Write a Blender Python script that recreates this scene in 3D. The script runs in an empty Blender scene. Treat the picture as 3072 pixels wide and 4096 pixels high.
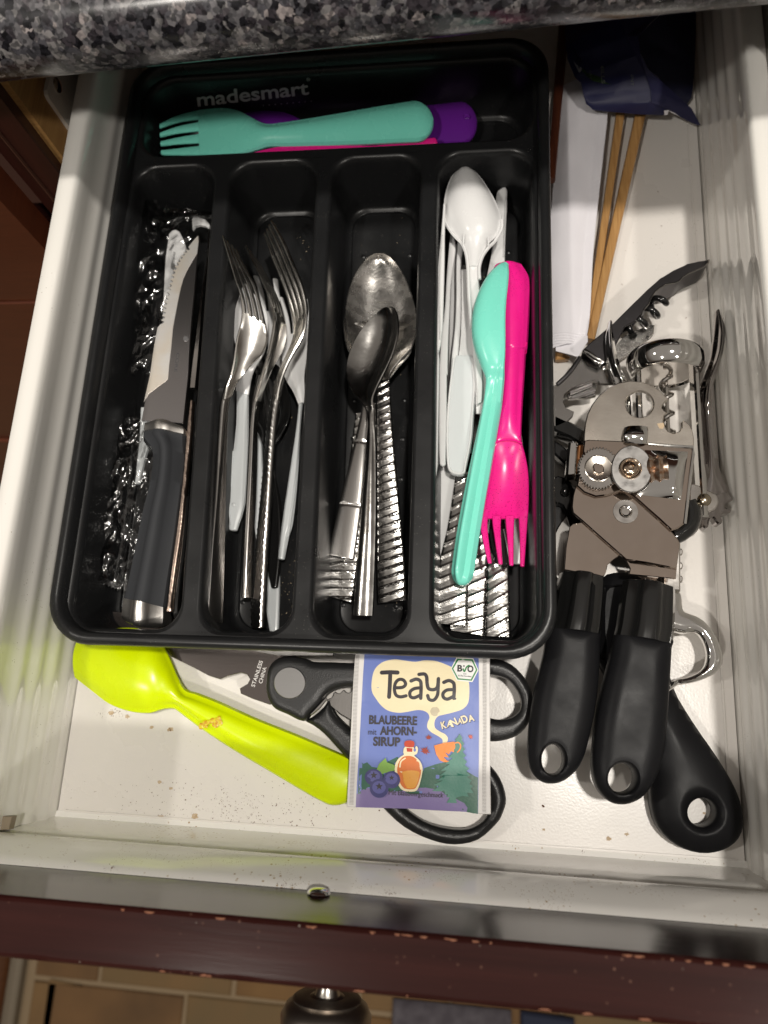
import bpy, bmesh, math, random
from mathutils import Vector, Matrix, noise
from mathutils.geometry import tessellate_polygon
random.seed(7)
SC = bpy.context.scene
COL = SC.collection
# ------------------------------------------------------------------ camera
CAM = Vector((0.2092, 0.0580, 0.3871))
ROT = Matrix(((0.9917, -0.0192, 0.1273), (0.0518, 0.9647, -0.2582), (-0.1178, 0.2627, 0.9577)))
FPX, CXP, CYP = 1643.6 * 1.85172, 1536.0, 2048.0
cd = bpy.data.cameras.new("camera"); cam = bpy.data.objects.new("camera", cd); COL.objects.link(cam)
_q = ROT.to_quaternion(); _q.normalize()
cam.matrix_world = Matrix.Translation(CAM) @ _q.to_matrix().to_4x4()
cd.sensor_fit = 'VERTICAL'; cd.sensor_height = 36.0; cd.lens = 1643.6 / 2212 * 36
cd.clip_start = 0.01; cd.clip_end = 20
cd.dof.use_dof = True; cd.dof.focus_distance = 0.355; cd.dof.aperture_fstop = 8.5
SC.camera = cam
SC.view_settings.view_transform = 'Standard'; SC.view_settings.look = 'None'
SC.view_settings.exposure = 0.0; SC.view_settings.gamma = 1.0
# ------------------------------------------------------------------ room light (indoor photo: ceiling lamps)
W = bpy.data.worlds.new("World"); SC.world = W; W.use_nodes = True
nt = W.node_tree; nt.nodes.clear()
wo = nt.nodes.new('ShaderNodeOutputWorld'); bg = nt.nodes.new('ShaderNodeBackground')
tc = nt.nodes.new('ShaderNodeTexCoord'); sx = nt.nodes.new('ShaderNodeSeparateXYZ'); cr = nt.nodes.new('ShaderNodeValToRGB')
nt.links.new(tc.outputs['Generated'], sx.inputs[0]); nt.links.new(sx.outputs['Z'], cr.inputs[0])

mr_ = nt.nodes.new('ShaderNodeMapRange'); mr_.interpolation_type = 'SMOOTHSTEP'; mr_.inputs[1].default_value = .36; mr_.inputs[2].default_value = .50
mw_ = nt.nodes.new('ShaderNodeMix'); mw_.data_type = 'RGBA'; mw_.inputs[7].default_value = (.055, .026, .018, 1)   # dark wooden wall cabinets on the far side of the room
nt.links.new(sx.outputs['Y'], mr_.inputs[0]); nt.links.new(mr_.outputs[0], mw_.inputs[0]); nt.links.new(cr.outputs[0], mw_.inputs[6]); nt.links.new(mw_.outputs[2], bg.inputs[0]); nt.links.new(bg.outputs[0], wo.inputs[0])
cr.color_ramp.elements[0].position = 0.0; cr.color_ramp.elements[0].color = (0.05, 0.035, 0.026, 1)
e_ = cr.color_ramp.elements.new(.42); e_.color = (.12, .095, .075, 1)
e_ = cr.color_ramp.elements.new(.60); e_.color = (.40, .36, .32, 1)
cr.color_ramp.elements[-1].position = 0.9; cr.color_ramp.elements[-1].color = (0.50, 0.45, 0.40, 1)
bg.inputs[1].default_value = 0.60
def lamp(x, y, z, power, r=0.045):
    l = bpy.data.lights.new("ceiling_lamp", 'AREA'); l.shape = 'DISK'; l.size = 2 * r; l.energy = power
    l.color = (1.0, 0.945, 0.865)
    o = bpy.data.objects.new("ceiling_lamp", l); COL.objects.link(o); o.location = (x, y, z)
    d = Vector((0.18, 0.2, 0.03)) - Vector((x, y, z)); o.rotation_euler = d.to_track_quat('-Z', 'Y').to_euler()
lamp(0.50, 0.09, 1.65, 16.0)
lamp(-1.15, 0.05, 1.65, 7.0)
lamp(-0.35, -0.74, 1.65, 9.0)
lamp(1.05, -0.72, 1.65, 10.0)
# ------------------------------------------------------------------ placing helpers: a point of the photo -> its place at a real height
A_ = (350, 700, .36166); B_ = (350, 1600, .45208); C_ = (780, 820, .36166); D_ = (780, 1500, .49729)
E_ = (1250, 950, .36166); F_ = (1250, 1600, .45208); G_ = (1680, 620, .39783); H_ = (1680, 1400, .54249)
I_ = (2200, 1000, .4581); J_ = (2200, 1500, .4581); K_ = (1000, 2560, .72333); L_ = (1380, 2600, .36166)
M_ = (0, 250, .54249); N_ = (2150, 0, .55576); O_ = (2150, 1600, .5877); Q_ = (2650, 1000, .45208)
T_ = (500, 250, .90416); Z_ = (0, 0, 1.85172); Y_ = (0, 2048, .92586); V_ = (1536, 2048, .92586); U_ = (1536, 1024, .92586)
def ray(F, x, y):
    return ROT @ Vector((F[0] + x * F[2] - CXP, -(F[1] + y * F[2] - CYP), -FPX))
def at(F, x, y, z=0.0):
    d = ray(F, x, y)
    if isinstance(z, tuple):
        z0, a, b = z
        t = (z0 + a * (CAM.x - .2) + b * (CAM.y - .15) - CAM.z) / (d.z - a * d.x - b * d.y)
    else:
        t = (z - CAM.z) / d.z
    return CAM + d * t
def at_y(F, x, y, Y):
    d = ray(F, x, y); return CAM + d * ((Y - CAM.y) / d.y)
def cat(P, n=6, closed=False):
    """Catmull-Rom through tuples/vectors"""
    out = []; m = len(P)
    for i in range(m if closed else m - 1):
        if closed: p0, p1, p2, p3 = P[(i - 1) % m], P[i], P[(i + 1) % m], P[(i + 2) % m]
        else: p0, p1, p2, p3 = P[max(i - 1, 0)], P[i], P[i + 1], P[min(i + 2, m - 1)]
        for k in range(n):
            t = k / n
            out.append(tuple(.5 * (2 * b + (c - a) * t + (2 * a - 5 * b + 4 * c - d) * t * t + (3 * b - a - 3 * c + d) * t ** 3) for a, b, c, d in zip(p0, p1, p2, p3)))
    if not closed: out.append(tuple(P[-1]))
    return out
# ------------------------------------------------------------------ mesh building
ORG = {}
class MB:
    def __init__(s): s.v = []; s.f = []; s.m = []; s.sm = []
    def add(s, vs, fs, mi=0, smooth=True):
        b = len(s.v); s.v += [Vector(q) for q in vs]
        for f in fs: s.f.append([b + i for i in f]); s.m.append(mi); s.sm.append(smooth)
        return s
    def build(s, name, mats, parent=None, org=None):
        if not isinstance(mats, (list, tuple)): mats = [mats]
        if parent is not None: o0 = ORG[parent]
        elif org is not None: o0 = Vector(org)
        else:
            xs = [q.x for q in s.v]; ys = [q.y for q in s.v]; zs = [q.z for q in s.v]
            o0 = Vector(((min(xs) + max(xs)) / 2, (min(ys) + max(ys)) / 2, min(zs)))
        me = bpy.data.meshes.new(name)
        me.from_pydata([q - o0 for q in s.v], [], s.f)
        for m in mats: me.materials.append(m)
        me.polygons.foreach_set('material_index', s.m); me.polygons.foreach_set('use_smooth', s.sm)
        me.update()
        bm = bmesh.new(); bm.from_mesh(me); bmesh.ops.recalc_face_normals(bm, faces=bm.faces)
        for e in bm.edges:
            if len(e.link_faces) == 2 and e.calc_face_angle(0) > 0.75: e.smooth = False
        bm.to_mesh(me); bm.free()
        o = bpy.data.objects.new(name, me); COL.objects.link(o)
        if parent is None: o.location = o0
        else: o.parent = parent
        ORG[o] = o0
        return o
def thing(name, label, cat_, loc, group=None):
    o = bpy.data.objects.new(name, None); COL.objects.link(o); o.location = loc; o.empty_display_size = .01
    ORG[o] = Vector(loc); o['label'] = label; o['category'] = cat_
    if group: o['group'] = group
    return o
def tag(o, label=None, cat_=None, kind=None, group=None):
    if label: o['label'] = label
    if cat_: o['category'] = cat_
    if kind: o['kind'] = kind
    if group: o['group'] = group
    return o
def ring_loft(mb, rings, mi=0, cap0=True, cap1=True, smooth=True):
    n = len(rings[0]); vs = [q for r in rings for q in r]; fs = []
    for i in range(len(rings) - 1):
        for k in range(n):
            fs.append([i * n + k, i * n + (k + 1) % n, (i + 1) * n + (k + 1) % n, (i + 1) * n + k])
    if cap0: fs.append(list(range(n)))
    if cap1: fs.append([(len(rings) - 1) * n + k for k in range(n)])
    mb.add(vs, fs, mi, smooth)
def wstations(F, st):
    """(xl,yl,xr,yr,zl,zr,d) -> (Lx,Ly,Lz,Rx,Ry,Rz,d)"""
    out = []
    for s in st:
        G = s[8] if len(s) > 8 else F
        l = at(G, s[0], s[1], s[4]); r = at(G, s[2], s[3], s[5]); out.append((*l, *r, s[6] if len(s) > 6 else 0.0) + ((s[7],) if len(s) > 7 else ()))
    return out
def loft_rings(ws, t=.002, n=6, m=9, flat=False, e0=0, e1=0, hf=None, side=1.0, pw=2.0, ns=3):
    """rounded strip through stations; d = crown (+) or bowl (-); e0/e1 = rounded end lengths; hf(u,s)=relief height"""
    S = cat(ws, n) if n > 1 else list(ws)
    L = [Vector(q[0:3]) for q in S]; R = [Vector(q[3:6]) for q in S]; D = [q[6] for q in S]; TT = [q[7] if len(q) > 7 else t for q in S]
    Cn = [(a + b) / 2 for a, b in zip(L, R)]; Hh = [(b - a) / 2 for a, b in zip(L, R)]
    Tn = []
    for i in range(len(Cn)):
        v = Cn[min(i + 1, len(Cn) - 1)] - Cn[max(i - 1, 0)]; Tn.append(v.normalized())
    items = [(Cn[i], Hh[i], Tn[i], D[i], 1.0, TT[i]) for i in range(len(Cn))]
    q = 9; n0 = 0
    if e0: items = [(Cn[0] - Tn[0] * e0 * math.sin(a), Hh[0] * max(math.cos(a), .03), Tn[0], D[0] * math.cos(a) ** 2, max(math.cos(a), .2) ** .5, TT[0]) for a in [math.pi / 2 * k / q for k in range(q, 0, -1)]] + items; n0 = q
    if e1: items = items + [(Cn[-1] + Tn[-1] * e1 * math.sin(a), Hh[-1] * max(math.cos(a), .03), Tn[-1], D[-1] * math.cos(a) ** 2, max(math.cos(a), .2) ** .5, TT[-1]) for a in [math.pi / 2 * k / q for k in range(1, q + 1)]]
    rings = []; ul = 0; prev = None
    for c, h, T, d, kt, t_ in items:
        if prev is not None: ul += (c - prev).length
        prev = c
        N = h.cross(T)
        if N.length < 1e-12: N = Vector((0, 0, 1))
        N.normalize()
        if N.z < 0: N = -N
        tt = t_ * kt; hu = h.normalized() if h.length > 1e-9 else Vector((1, 0, 0)); r = min(tt / 2, .6 * h.length + 1e-5) * side
        ring = []
        for k in range(m):
            s = -1 + 2 * k / (m - 1); z = d * (1 - abs(s) ** pw) + (hf(ul, s) if hf else 0)
            ring.append(c + h * s - hu * r * s + N * (z - (t_ - tt) / 2))
        for k in range(1, ns + 1):
            a = math.pi * k / (ns + 1); ring.append(c + h - hu * r + hu * r * math.sin(a) + N * (-(tt / 2) * (1 - math.cos(a)) - (t_ - tt) / 2))
        for k in range(m):
            s = 1 - 2 * k / (m - 1); z = 0 if flat else d * (1 - abs(s) ** pw)
            ring.append(c + h * s - hu * r * s + N * (z - tt - (t_ - tt) / 2))
        for k in range(1, ns + 1):
            a = math.pi * k / (ns + 1); ring.append(c - h + hu * r - hu * r * math.sin(a) + N * (-(tt / 2) * (1 + math.cos(a)) - (t_ - tt) / 2))
        rings.append(ring)
    return rings, n0
def loft(mb, ws, mi=0, **k):
    rings, _ = loft_rings(ws, **k); ring_loft(mb, rings, mi); return mb
def comb(mb, ws, nt_, g0=.5, g1=.2, t=.002, n=5, taper=.6, e0=.0006, bend=0.0):
    """tines: stations tip -> root; g0 gap at tips, g1 gap at roots (fraction of pitch)"""
    S = cat(ws, n); N = len(S)
    for k in range(nt_):
        st = []
        for i, q in enumerate(S):
            u = i / (N - 1); g = g0 + (g1 - g0) * min(1, u / .9)
            Lq, Rq = Vector(q[0:3]), Vector(q[3:6])
            # first and last tine follow the outline itself, gaps lie between tines
            wd = (1 - g * (nt_ - 1) / nt_) / nt_
            gp = g / nt_ if nt_ > 1 else 0
            a = k * (wd + gp); b = a + wd
            st.append((*(Lq.lerp(Rq, a)), *(Lq.lerp(Rq, b)), 0.0))
        loft(mb, st, t=t, n=1, m=3, e0=e0)
    return mb
def inset(loop, b):
    n = len(loop); out = []
    ar = sum(loop[i][0] * loop[(i + 1) % n][1] - loop[(i + 1) % n][0] * loop[i][1] for i in range(n))
    sg = 1 if ar > 0 else -1
    for i in range(n):
        p0, p1, p2 = Vector(loop[i - 1]), Vector(loop[i]), Vector(loop[(i + 1) % n])
        a = (p1 - p0); c = (p2 - p1)
        if a.length < 1e-9: a = c
        if c.length < 1e-9: c = a
        a.normalize(); c.normalize()
        nn = Vector((-a.y - c.y, a.x + c.x)) * sg
        if nn.length < 1e-6: nn = Vector((-a.y, a.x)) * sg
        nn.normalize(); k = max(.45, nn.dot(Vector((-a.y, a.x)) * sg))
        out.append(tuple(p1 + nn * (b / k)))
    return out
def plate(mb, loops, zf, t, bev=.0003, mi=0, side_mi=None, smooth=False):
    """loops: outline + holes as world xy; zf(x,y) top height; thickness t downward"""
    if not callable(zf):
        z_ = zf
        if isinstance(z_, tuple): zf = lambda x, y: z_[0] + z_[1] * (x - .2) + z_[2] * (y - .15)
        else: zf = lambda x, y: z_
    if side_mi is None: side_mi = mi
    tops = []
    for i, lp in enumerate(loops):
        tops.append(inset(lp, bev if i == 0 else -bev) if bev else lp)
    flat = [q for lp in tops for q in lp]
    tris = tessellate_polygon([[Vector((x, y, 0)) for x, y in lp] for lp in tops])
    mb.add([Vector((x, y, zf(x, y))) for x, y in flat], [list(q) for q in tris], mi, smooth)
    mb.add([Vector((x, y, zf(x, y) - t)) for x, y in flat], [list(reversed(q)) for q in tris], mi, smooth)
    for lp, tp in zip(loops, tops):
        n = len(lp); v = []
        for (x, y), (a, b) in zip(lp, tp):
            v += [Vector((a, b, zf(a, b))), Vector((x, y, zf(x, y) - bev)), Vector((x, y, zf(x, y) - t)), Vector((a, b, zf(a, b) - t))]
        fs = []
        for i in range(n):
            j = (i + 1) % n
            for k in range(3 if bev else 3):
                fs.append([4 * i + k, 4 * i + k + 1, 4 * j + k + 1, 4 * j + k])
        mb.add(v, fs, side_mi, True)
    return mb
def pxl(F, pts, z, sm=0):
    """photo outline -> world xy loop on the plane z"""
    if sm: pts = cat(pts, sm, True)
    r = [at(F, x, y, z) for x, y in pts]
    return [(q.x, q.y) for q in r]
def circ(c, r, n=32, ry=None, a0=0):
    return [(c[0] + r * math.cos(a0 + 2 * math.pi * k / n), c[1] + (ry or r) * math.sin(a0 + 2 * math.pi * k / n)) for k in range(n)]
def lathe(mb, o, ax, prof, n=32, mi=0, cap=True):
    """profile (along axis, radius)"""
    ax = Vector(ax).normalized(); u = ax.orthogonal().normalized(); w = ax.cross(u)
    rings = [[Vector(o) + ax * h + (u * math.cos(2 * math.pi * k / n) + w * math.sin(2 * math.pi * k / n)) * r for k in range(n)] for h, r in prof]
    ring_loft(mb, rings, mi, cap, cap)
    return mb
def tube(mb, pts, r, n=8, mi=0):
    P = [Vector(p) for p in pts]; rings = []; up = Vector((0.13, .2, 1)).normalized()
    for i, p in enumerate(P):
        T = (P[min(i + 1, len(P) - 1)] - P[max(i - 1, 0)]).normalized(); u = T.cross(up)
        if u.length < 1e-4: u = T.orthogonal()
        u.normalize(); w = T.cross(u); rr = r(i / (len(P) - 1)) if callable(r) else r
        rings.append([p + (u * math.cos(2 * math.pi * k / n) + w * math.sin(2 * math.pi * k / n)) * rr for k in range(n)])
    ring_loft(mb, rings, mi); return mb
def box(mb, a, b, mi=0, bev=0.0):
    x0, y0, z0 = a; x1, y1, z1 = b
    if bev:
        plate(mb, [[(x0, y0), (x1, y0), (x1, y1), (x0, y1)]], z1, z1 - z0, bev, mi); return mb
    v = [(x, y, z) for z in (z0, z1) for y in (y0, y1) for x in (x0, x1)]
    mb.add(v, [[0, 1, 3, 2], [4, 6, 7, 5], [0, 4, 5, 1], [2, 3, 7, 6], [0, 2, 6, 4], [1, 5, 7, 3]], mi, False); return mb
def extr(mb, prof, x0, x1, axis='x', mi=0, n=1, skew=0.0):
    """closed profile (a,z) swept along x or y"""
    rings = []
    for i in range(n + 1):
        s = x0 + (x1 - x0) * i / n
        rings.append([Vector((s, a + skew * s, z)) if axis == 'x' else Vector((a, s, z)) for a, z in prof])
    ring_loft(mb, rings, mi); return mb
from mathutils.geometry import delaunay_2d_cdt
def inside(p, lp):
    c = False; x, y = p; n = len(lp)
    for i in range(n):
        x0, y0 = lp[i - 1]; x1, y1 = lp[i]
        if (y0 > y) != (y1 > y) and x < (x1 - x0) * (y - y0) / (y1 - y0) + x0: c = not c
    return c
def puff(mb, loops, z, thick, H, R_, Rh=None, step=.0011, mi=0, zf=None, bot=.0015, lip=0.0):
    """rounded solid from outline + holes: top swells by H over distance R_ from the outline"""
    segs = []
    for li, lp_ in enumerate(loops):
        for i in range(len(lp_)): segs.append((lp_[i - 1], lp_[i], li))
    def dist(p, only=None):
        best = 1e9
        for a, b, li in segs:
            if only is not None and (li > 0) != only: continue
            dx, dy = b[0] - a[0], b[1] - a[1]; L2 = dx * dx + dy * dy
            t = 0 if L2 < 1e-18 else max(0, min(1, ((p[0] - a[0]) * dx + (p[1] - a[1]) * dy) / L2))
            q = (a[0] + dx * t - p[0]) ** 2 + (a[1] + dy * t - p[1]) ** 2
            if q < best: best = q
        return best ** .5
    Rh = Rh or R_ * .5
    V = []; E = []
    for lp_ in loops:
        b = len(V); V += [Vector(q) for q in lp_]; E += [(b + i, b + (i + 1) % len(lp_)) for i in range(len(lp_))]
    for li, lp_ in enumerate(loops):
        for o_ in (.00025, .0007, .0014, .0024):
            if o_ < (R_ if li == 0 else Rh): V += [Vector(q) for q in inset(lp_, o_ if li == 0 else -o_) if inside(q, loops[0]) and not any(inside(q, l) for l in loops[1:]) and dist(q) > o_ * .8]
    xs = [q[0] for q in loops[0]]; ys = [q[1] for q in loops[0]]; x = min(xs); j = 0
    while x < max(xs):
        y = min(ys) + (j % 2) * step / 2
        while y < max(ys):
            if inside((x, y), loops[0]) and not any(inside((x, y), l) for l in loops[1:]) and dist((x, y)) > .0028: V.append(Vector((x, y)))
            y += step
        x += step * .9; j += 1
    v2, _, f2, *_r = delaunay_2d_cdt(V, E, [], 1, 1e-7)
    f2 = [list(f) for f in f2 if inside(tuple(sum((v2[i] for i in f), Vector((0, 0))) / len(f)), loops[0]) and not any(inside(tuple(sum((v2[i] for i in f), Vector((0, 0))) / len(f)), l) for l in loops[1:])]
    zb_ = z - thick; tops = []; bots = []
    for q in v2:
        p = (q.x, q.y); d0 = dist(p, False); a = max(0.0, 1 - d0 / R_); h = H * (1 - a * a) ** .5 if a < 1 else 0
        if len(loops) > 1:
            d1 = dist(p, True); b = max(0.0, 1 - d1 / Rh); hh = (1 - b * b) ** .5 if b < 1 else 0; h = min(h, H * (.25 + .75 * hh) + lip * math.exp(-((d1 - Rh * .6) / (Rh * .35)) ** 2)) if b > 0 else h
        zz = zf(q.x, q.y) if zf else z
        tops.append(Vector((q.x, q.y, zz - H + h)))
        dm = min(d0, dist(p, True)) if len(loops) > 1 else d0; c = max(0.0, 1 - dm / bot); bots.append(Vector((q.x, q.y, zz - thick + bot * (1 - (1 - c * c) ** .5 if c < 1 else 1))))
    n = len(v2); base = len(mb.v); mb.v += tops + bots
    for f in f2:
        mb.f.append([base + i for i in f]); mb.f.append([base + n + i for i in reversed(f)]); mb.m += [mi, mi]; mb.sm += [True, True]
    # close the sides along boundary edges
    cnt = {}
    for f in f2:
        for i in range(len(f)): e = (f[i - 1], f[i]); cnt[e] = cnt.get(e, 0) + 1
    for (a, b) in list(cnt):
        if (b, a) not in cnt: mb.f.append([base + a, base + b, base + n + b, base + n + a]); mb.m.append(mi); mb.sm.append(True)
    return mb
# ------------------------------------------------------------------ materials
def mat(name, col, rough=.5, metal=0.0, spec=.5, coat=0.0, bump=None, var=None, coatr=.05, sub=0.0, rvar=None):
    """bump=(scale,strength,stretch xyz); var=(scale,amount,col2)"""
    m = bpy.data.materials.new(name); m.use_nodes = True; t = m.node_tree; b = t.nodes['Principled BSDF']
    b.inputs['Base Color'].default_value = (*col, 1); b.inputs['Roughness'].default_value = rough; b.inputs['Metallic'].default_value = metal
    b.inputs['Specular IOR Level'].default_value = spec; b.inputs['Coat Weight'].default_value = coat; b.inputs['Coat Roughness'].default_value = coatr
    if sub: b.inputs['Subsurface Weight'].default_value = sub; b.inputs['Subsurface Scale'].default_value = .003; b.inputs['Subsurface Radius'].default_value = (1, 1, 1)
    tc = t.nodes.new('ShaderNodeTexCoord')
    def nz(scale, st=(1, 1, 1), det=3):
        mp = t.nodes.new('ShaderNodeMapping'); mp.inputs['Scale'].default_value = st
        n = t.nodes.new('ShaderNodeTexNoise'); n.inputs['Scale'].default_value = scale; n.inputs['Detail'].default_value = det
        t.links.new(tc.outputs['Object'], mp.inputs[0]); t.links.new(mp.outputs[0], n.inputs['Vector']); return n
    if bump:
        n = nz(bump[0], bump[2] if len(bump) > 2 else (1, 1, 1)); bp = t.nodes.new('ShaderNodeBump')
        bp.inputs['Strength'].default_value = bump[1]; bp.inputs['Distance'].default_value = .0004
        t.links.new(n.outputs[0], bp.inputs['Height']); t.links.new(bp.outputs[0], b.inputs['Normal'])
    if var:
        n = nz(var[0]); r = t.nodes.new('ShaderNodeValToRGB'); r.color_ramp.elements[0].position = .35; r.color_ramp.elements[1].position = .35 + var[1]
        r.color_ramp.elements[0].color = (*col, 1); r.color_ramp.elements[1].color = (*var[2], 1)
        t.links.new(n.outputs[0], r.inputs[0]); t.links.new(r.outputs[0], b.inputs['Base Color'])
    if rvar:
        n = nz(rvar[0], det=5); mr = t.nodes.new('ShaderNodeMapRange'); mr.inputs[3].default_value = rvar[1]; mr.inputs[4].default_value = rvar[2]
        mr.inputs[1].default_value = .3; mr.inputs[2].default_value = .7
        t.links.new(n.outputs[0], mr.inputs[0]); t.links.new(mr.outputs[0], b.inputs['Roughness'])
    return m
def speckled(m, layers):
    """layers: (voronoi scale, radius, mask noise scale, mask threshold, colour, box(x0,y0,x1,y1) or None, prob)"""
    t = m.node_tree; b = t.nodes['Principled BSDF']; geo = t.nodes.new('ShaderNodeNewGeometry')
    src = b.inputs['Base Color'].links[0].from_socket if b.inputs['Base Color'].links else None
    base = b.inputs['Base Color'].default_value[:]
    for sc, rad, ms, th, col, soft in layers:
        vo = t.nodes.new('ShaderNodeTexVoronoi'); vo.inputs['Scale'].default_value = sc
        t.links.new(geo.outputs['Position'], vo.inputs['Vector'])
        no = t.nodes.new('ShaderNodeTexNoise'); no.inputs['Scale'].default_value = ms; no.inputs['Detail'].default_value = 3
        t.links.new(geo.outputs['Position'], no.inputs['Vector'])
        lt = t.nodes.new('ShaderNodeMapRange'); lt.inputs[1].default_value = rad; lt.inputs[2].default_value = rad * .6; t.links.new(vo.outputs['Distance'], lt.inputs[0])
        sp = t.nodes.new('ShaderNodeSeparateColor'); t.links.new(vo.outputs['Color'], sp.inputs[0])
        ad = t.nodes.new('ShaderNodeMath'); ad.operation = 'ADD'; t.links.new(no.outputs[0], ad.inputs[0]); 
        ml = t.nodes.new('ShaderNodeMath'); ml.operation = 'MULTIPLY'; ml.inputs[1].default_value = .35; t.links.new(sp.outputs[0], ml.inputs[0]); t.links.new(ml.outputs[0], ad.inputs[1])
        gt = t.nodes.new('ShaderNodeMapRange'); gt.inputs[1].default_value = th; gt.inputs[2].default_value = th + soft; t.links.new(ad.outputs[0], gt.inputs[0])
        mu = t.nodes.new('ShaderNodeMath'); mu.operation = 'MULTIPLY'; t.links.new(lt.outputs[0], mu.inputs[0]); t.links.new(gt.outputs[0], mu.inputs[1])
        mx = t.nodes.new('ShaderNodeMix'); mx.data_type = 'RGBA'
        t.links.new(mu.outputs[0], mx.inputs[0]); mx.inputs[7].default_value = (*col, 1)
        if src: t.links.new(src, mx.inputs[6])
        else: mx.inputs[6].default_value = base
        src = mx.outputs[2]
    t.links.new(src, b.inputs['Base Color']); return m
def film(name, lo=.05, hi=.7, col=(1, 1, 1)):
    m = bpy.data.materials.new(name); m.use_nodes = True; t = m.node_tree; t.nodes.clear()
    o = t.nodes.new('ShaderNodeOutputMaterial'); tr = t.nodes.new('ShaderNodeBsdfTransparent'); gl = t.nodes.new('ShaderNodeBsdfGlossy'); gl.inputs['Roughness'].default_value = .14
    gl.inputs['Color'].default_value = (*col, 1); tr.inputs[0].default_value = (.93, .93, .93, 1)
    fr = t.nodes.new('ShaderNodeFresnel'); fr.inputs[0].default_value = 1.5; mx = t.nodes.new('ShaderNodeMixShader')
    mr = t.nodes.new('ShaderNodeMapRange'); mr.inputs[3].default_value = lo; mr.inputs[4].default_value = hi
    t.links.new(fr.outputs[0], mr.inputs[0]); t.links.new(mr.outputs[0], mx.inputs[0]); t.links.new(tr.outputs[0], mx.inputs[1]); t.links.new(gl.outputs[0], mx.inputs[2]); t.links.new(mx.outputs[0], o.inputs[0])
    return m
def scratched(m, amt=.25, scale=60):
    """fine circular / long scratches as roughness + bump"""
    t = m.node_tree; b = t.nodes['Principled BSDF']; tc = t.nodes.new('ShaderNodeTexCoord')
    w = t.nodes.new('ShaderNodeTexWave'); w.wave_type = 'RINGS'; w.rings_direction = 'Z'; w.inputs['Scale'].default_value = scale; w.inputs['Distortion'].default_value = 14; w.inputs['Detail'].default_value = 6; w.inputs['Detail Scale'].default_value = 2.5
    bp = t.nodes.new('ShaderNodeBump'); bp.inputs['Strength'].default_value = amt; bp.inputs['Distance'].default_value = .00015
    t.links.new(tc.outputs['Object'], w.inputs['Vector']); t.links.new(w.outputs[0], bp.inputs['Height']); t.links.new(bp.outputs[0], b.inputs['Normal']); return m
m_enamel = speckled(mat('white_enamel', (.82, .80, .755), .16, coat=.4, rvar=(40, .05, .11)), [(700, .16, 30, .86, (.25, .2, .14), .05)])
m_front = speckled(mat('white_front_rail', (.86, .84, .80), .2, coat=.3), [(500, .3, 25, .80, (.42, .3, .17), .08), (1400, .3, 60, .84, (.3, .2, .1), .05)])
m_base = speckled(mat('melamine_board', (.78, .745, .705), .3, bump=(900, .12), rvar=(30, .22, .36)),
    [(900, .2, 17, .93, (.2, .15, .1), .05), (160, .16, 22, .97, (.5, .42, .3), .03)])
m_tray = speckled(mat('black_tray_plastic', (.0115, .0118, .0125), .3, spec=.4, bump=(2500, .06), rvar=(60, .26, .38)), [(900, .13, 30, .80, (.22, .21, .19), .04), (2300, .2, 12, .84, (.10, .10, .095), .1)])
m_chrome = mat('chrome', (.74, .73, .71), .06, 1.0)
m_chromek = mat('dark_reflection_chrome', (.36, .335, .325), .07, 1.0)  # chrome darkened in its base colour to imitate dark reflections on arm and gear
m_chromed = mat('worn_chrome', (.66, .63, .6), .12, 1.0, bump=(300, .012), rvar=(90, .06, .22))
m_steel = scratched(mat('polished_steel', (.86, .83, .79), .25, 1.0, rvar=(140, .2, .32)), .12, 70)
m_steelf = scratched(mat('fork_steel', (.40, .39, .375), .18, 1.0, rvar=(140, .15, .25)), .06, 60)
m_tine = mat('tine_steel', (.80, .78, .74), .22, 1.0, rvar=(140, .18, .28))
m_cap = mat('satin_cap', (.80, .77, .73), .36, 1.0, bump=(1500, .05, (1, .04, 1)))
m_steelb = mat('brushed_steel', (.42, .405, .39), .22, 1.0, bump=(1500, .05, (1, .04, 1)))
m_steelx = mat('cross_brushed_steel', (.95, .93, .90), .5, 1.0, bump=(1600, .10, (.04, 1, 1)), var=(70, .3, (.93, .86, .76)))
m_steeld = mat('dark_steel', (.46, .44, .44), .28, 1.0, bump=(1500, .04, (.1, 1, 1)))
m_blk = mat('black_soft_grip', (.008, .008, .009), .45, spec=.13, bump=(2600, .12), rvar=(70, .32, .46))
m_blkg = mat('black_gloss_plastic', (.008, .008, .008), .1, coat=.4, bump=(200, .01))
m_blks = mat('black_scratched', (.012, .012, .013), .22, bump=(400, .16, (1, .12, 1)))
m_grip = mat('charcoal_grip', (.038, .040, .044), .62, spec=.15, bump=(3000, .06))
m_white = mat('white_plastic', (.78, .78, .78), .22, rvar=(90, .16, .32), sub=.15, bump=(160, .012))
m_white2 = mat('cool_white_plastic', (.66, .69, .70), .25, sub=.15, bump=(160, .012))
m_teal = mat('teal_plastic', (.21, .74, .60), .24, rvar=(90, .17, .36), sub=.1, bump=(900, .012))
m_pink = speckled(mat('hot_pink_plastic', (.88, .015, .27), .26, rvar=(90, .2, .38), sub=.1, bump=(900, .012)), [(1500, .3, 45, .80, (.33, 0, .08), .1)])
m_pinkh = speckled(mat('used_pink_plastic', (.86, .015, .26), .24, sub=.1, rvar=(90, .18, .36)), [(1100, .3, 60, .62, (.36, 0, .09), .12), (2200, .3, 90, .66, (.40, 0, .10), .1)])
m_purple = mat('purple_plastic', (.15, .018, .30), .26, bump=(900, .012))
m_lime = mat('lime_plastic', (.66, .82, .0), .24, rvar=(70, .18, .38), sub=.1, bump=(300, .012))
m_paper = mat('white_paper', (.76, .74, .78), .7, bump=(120, .6))
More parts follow.
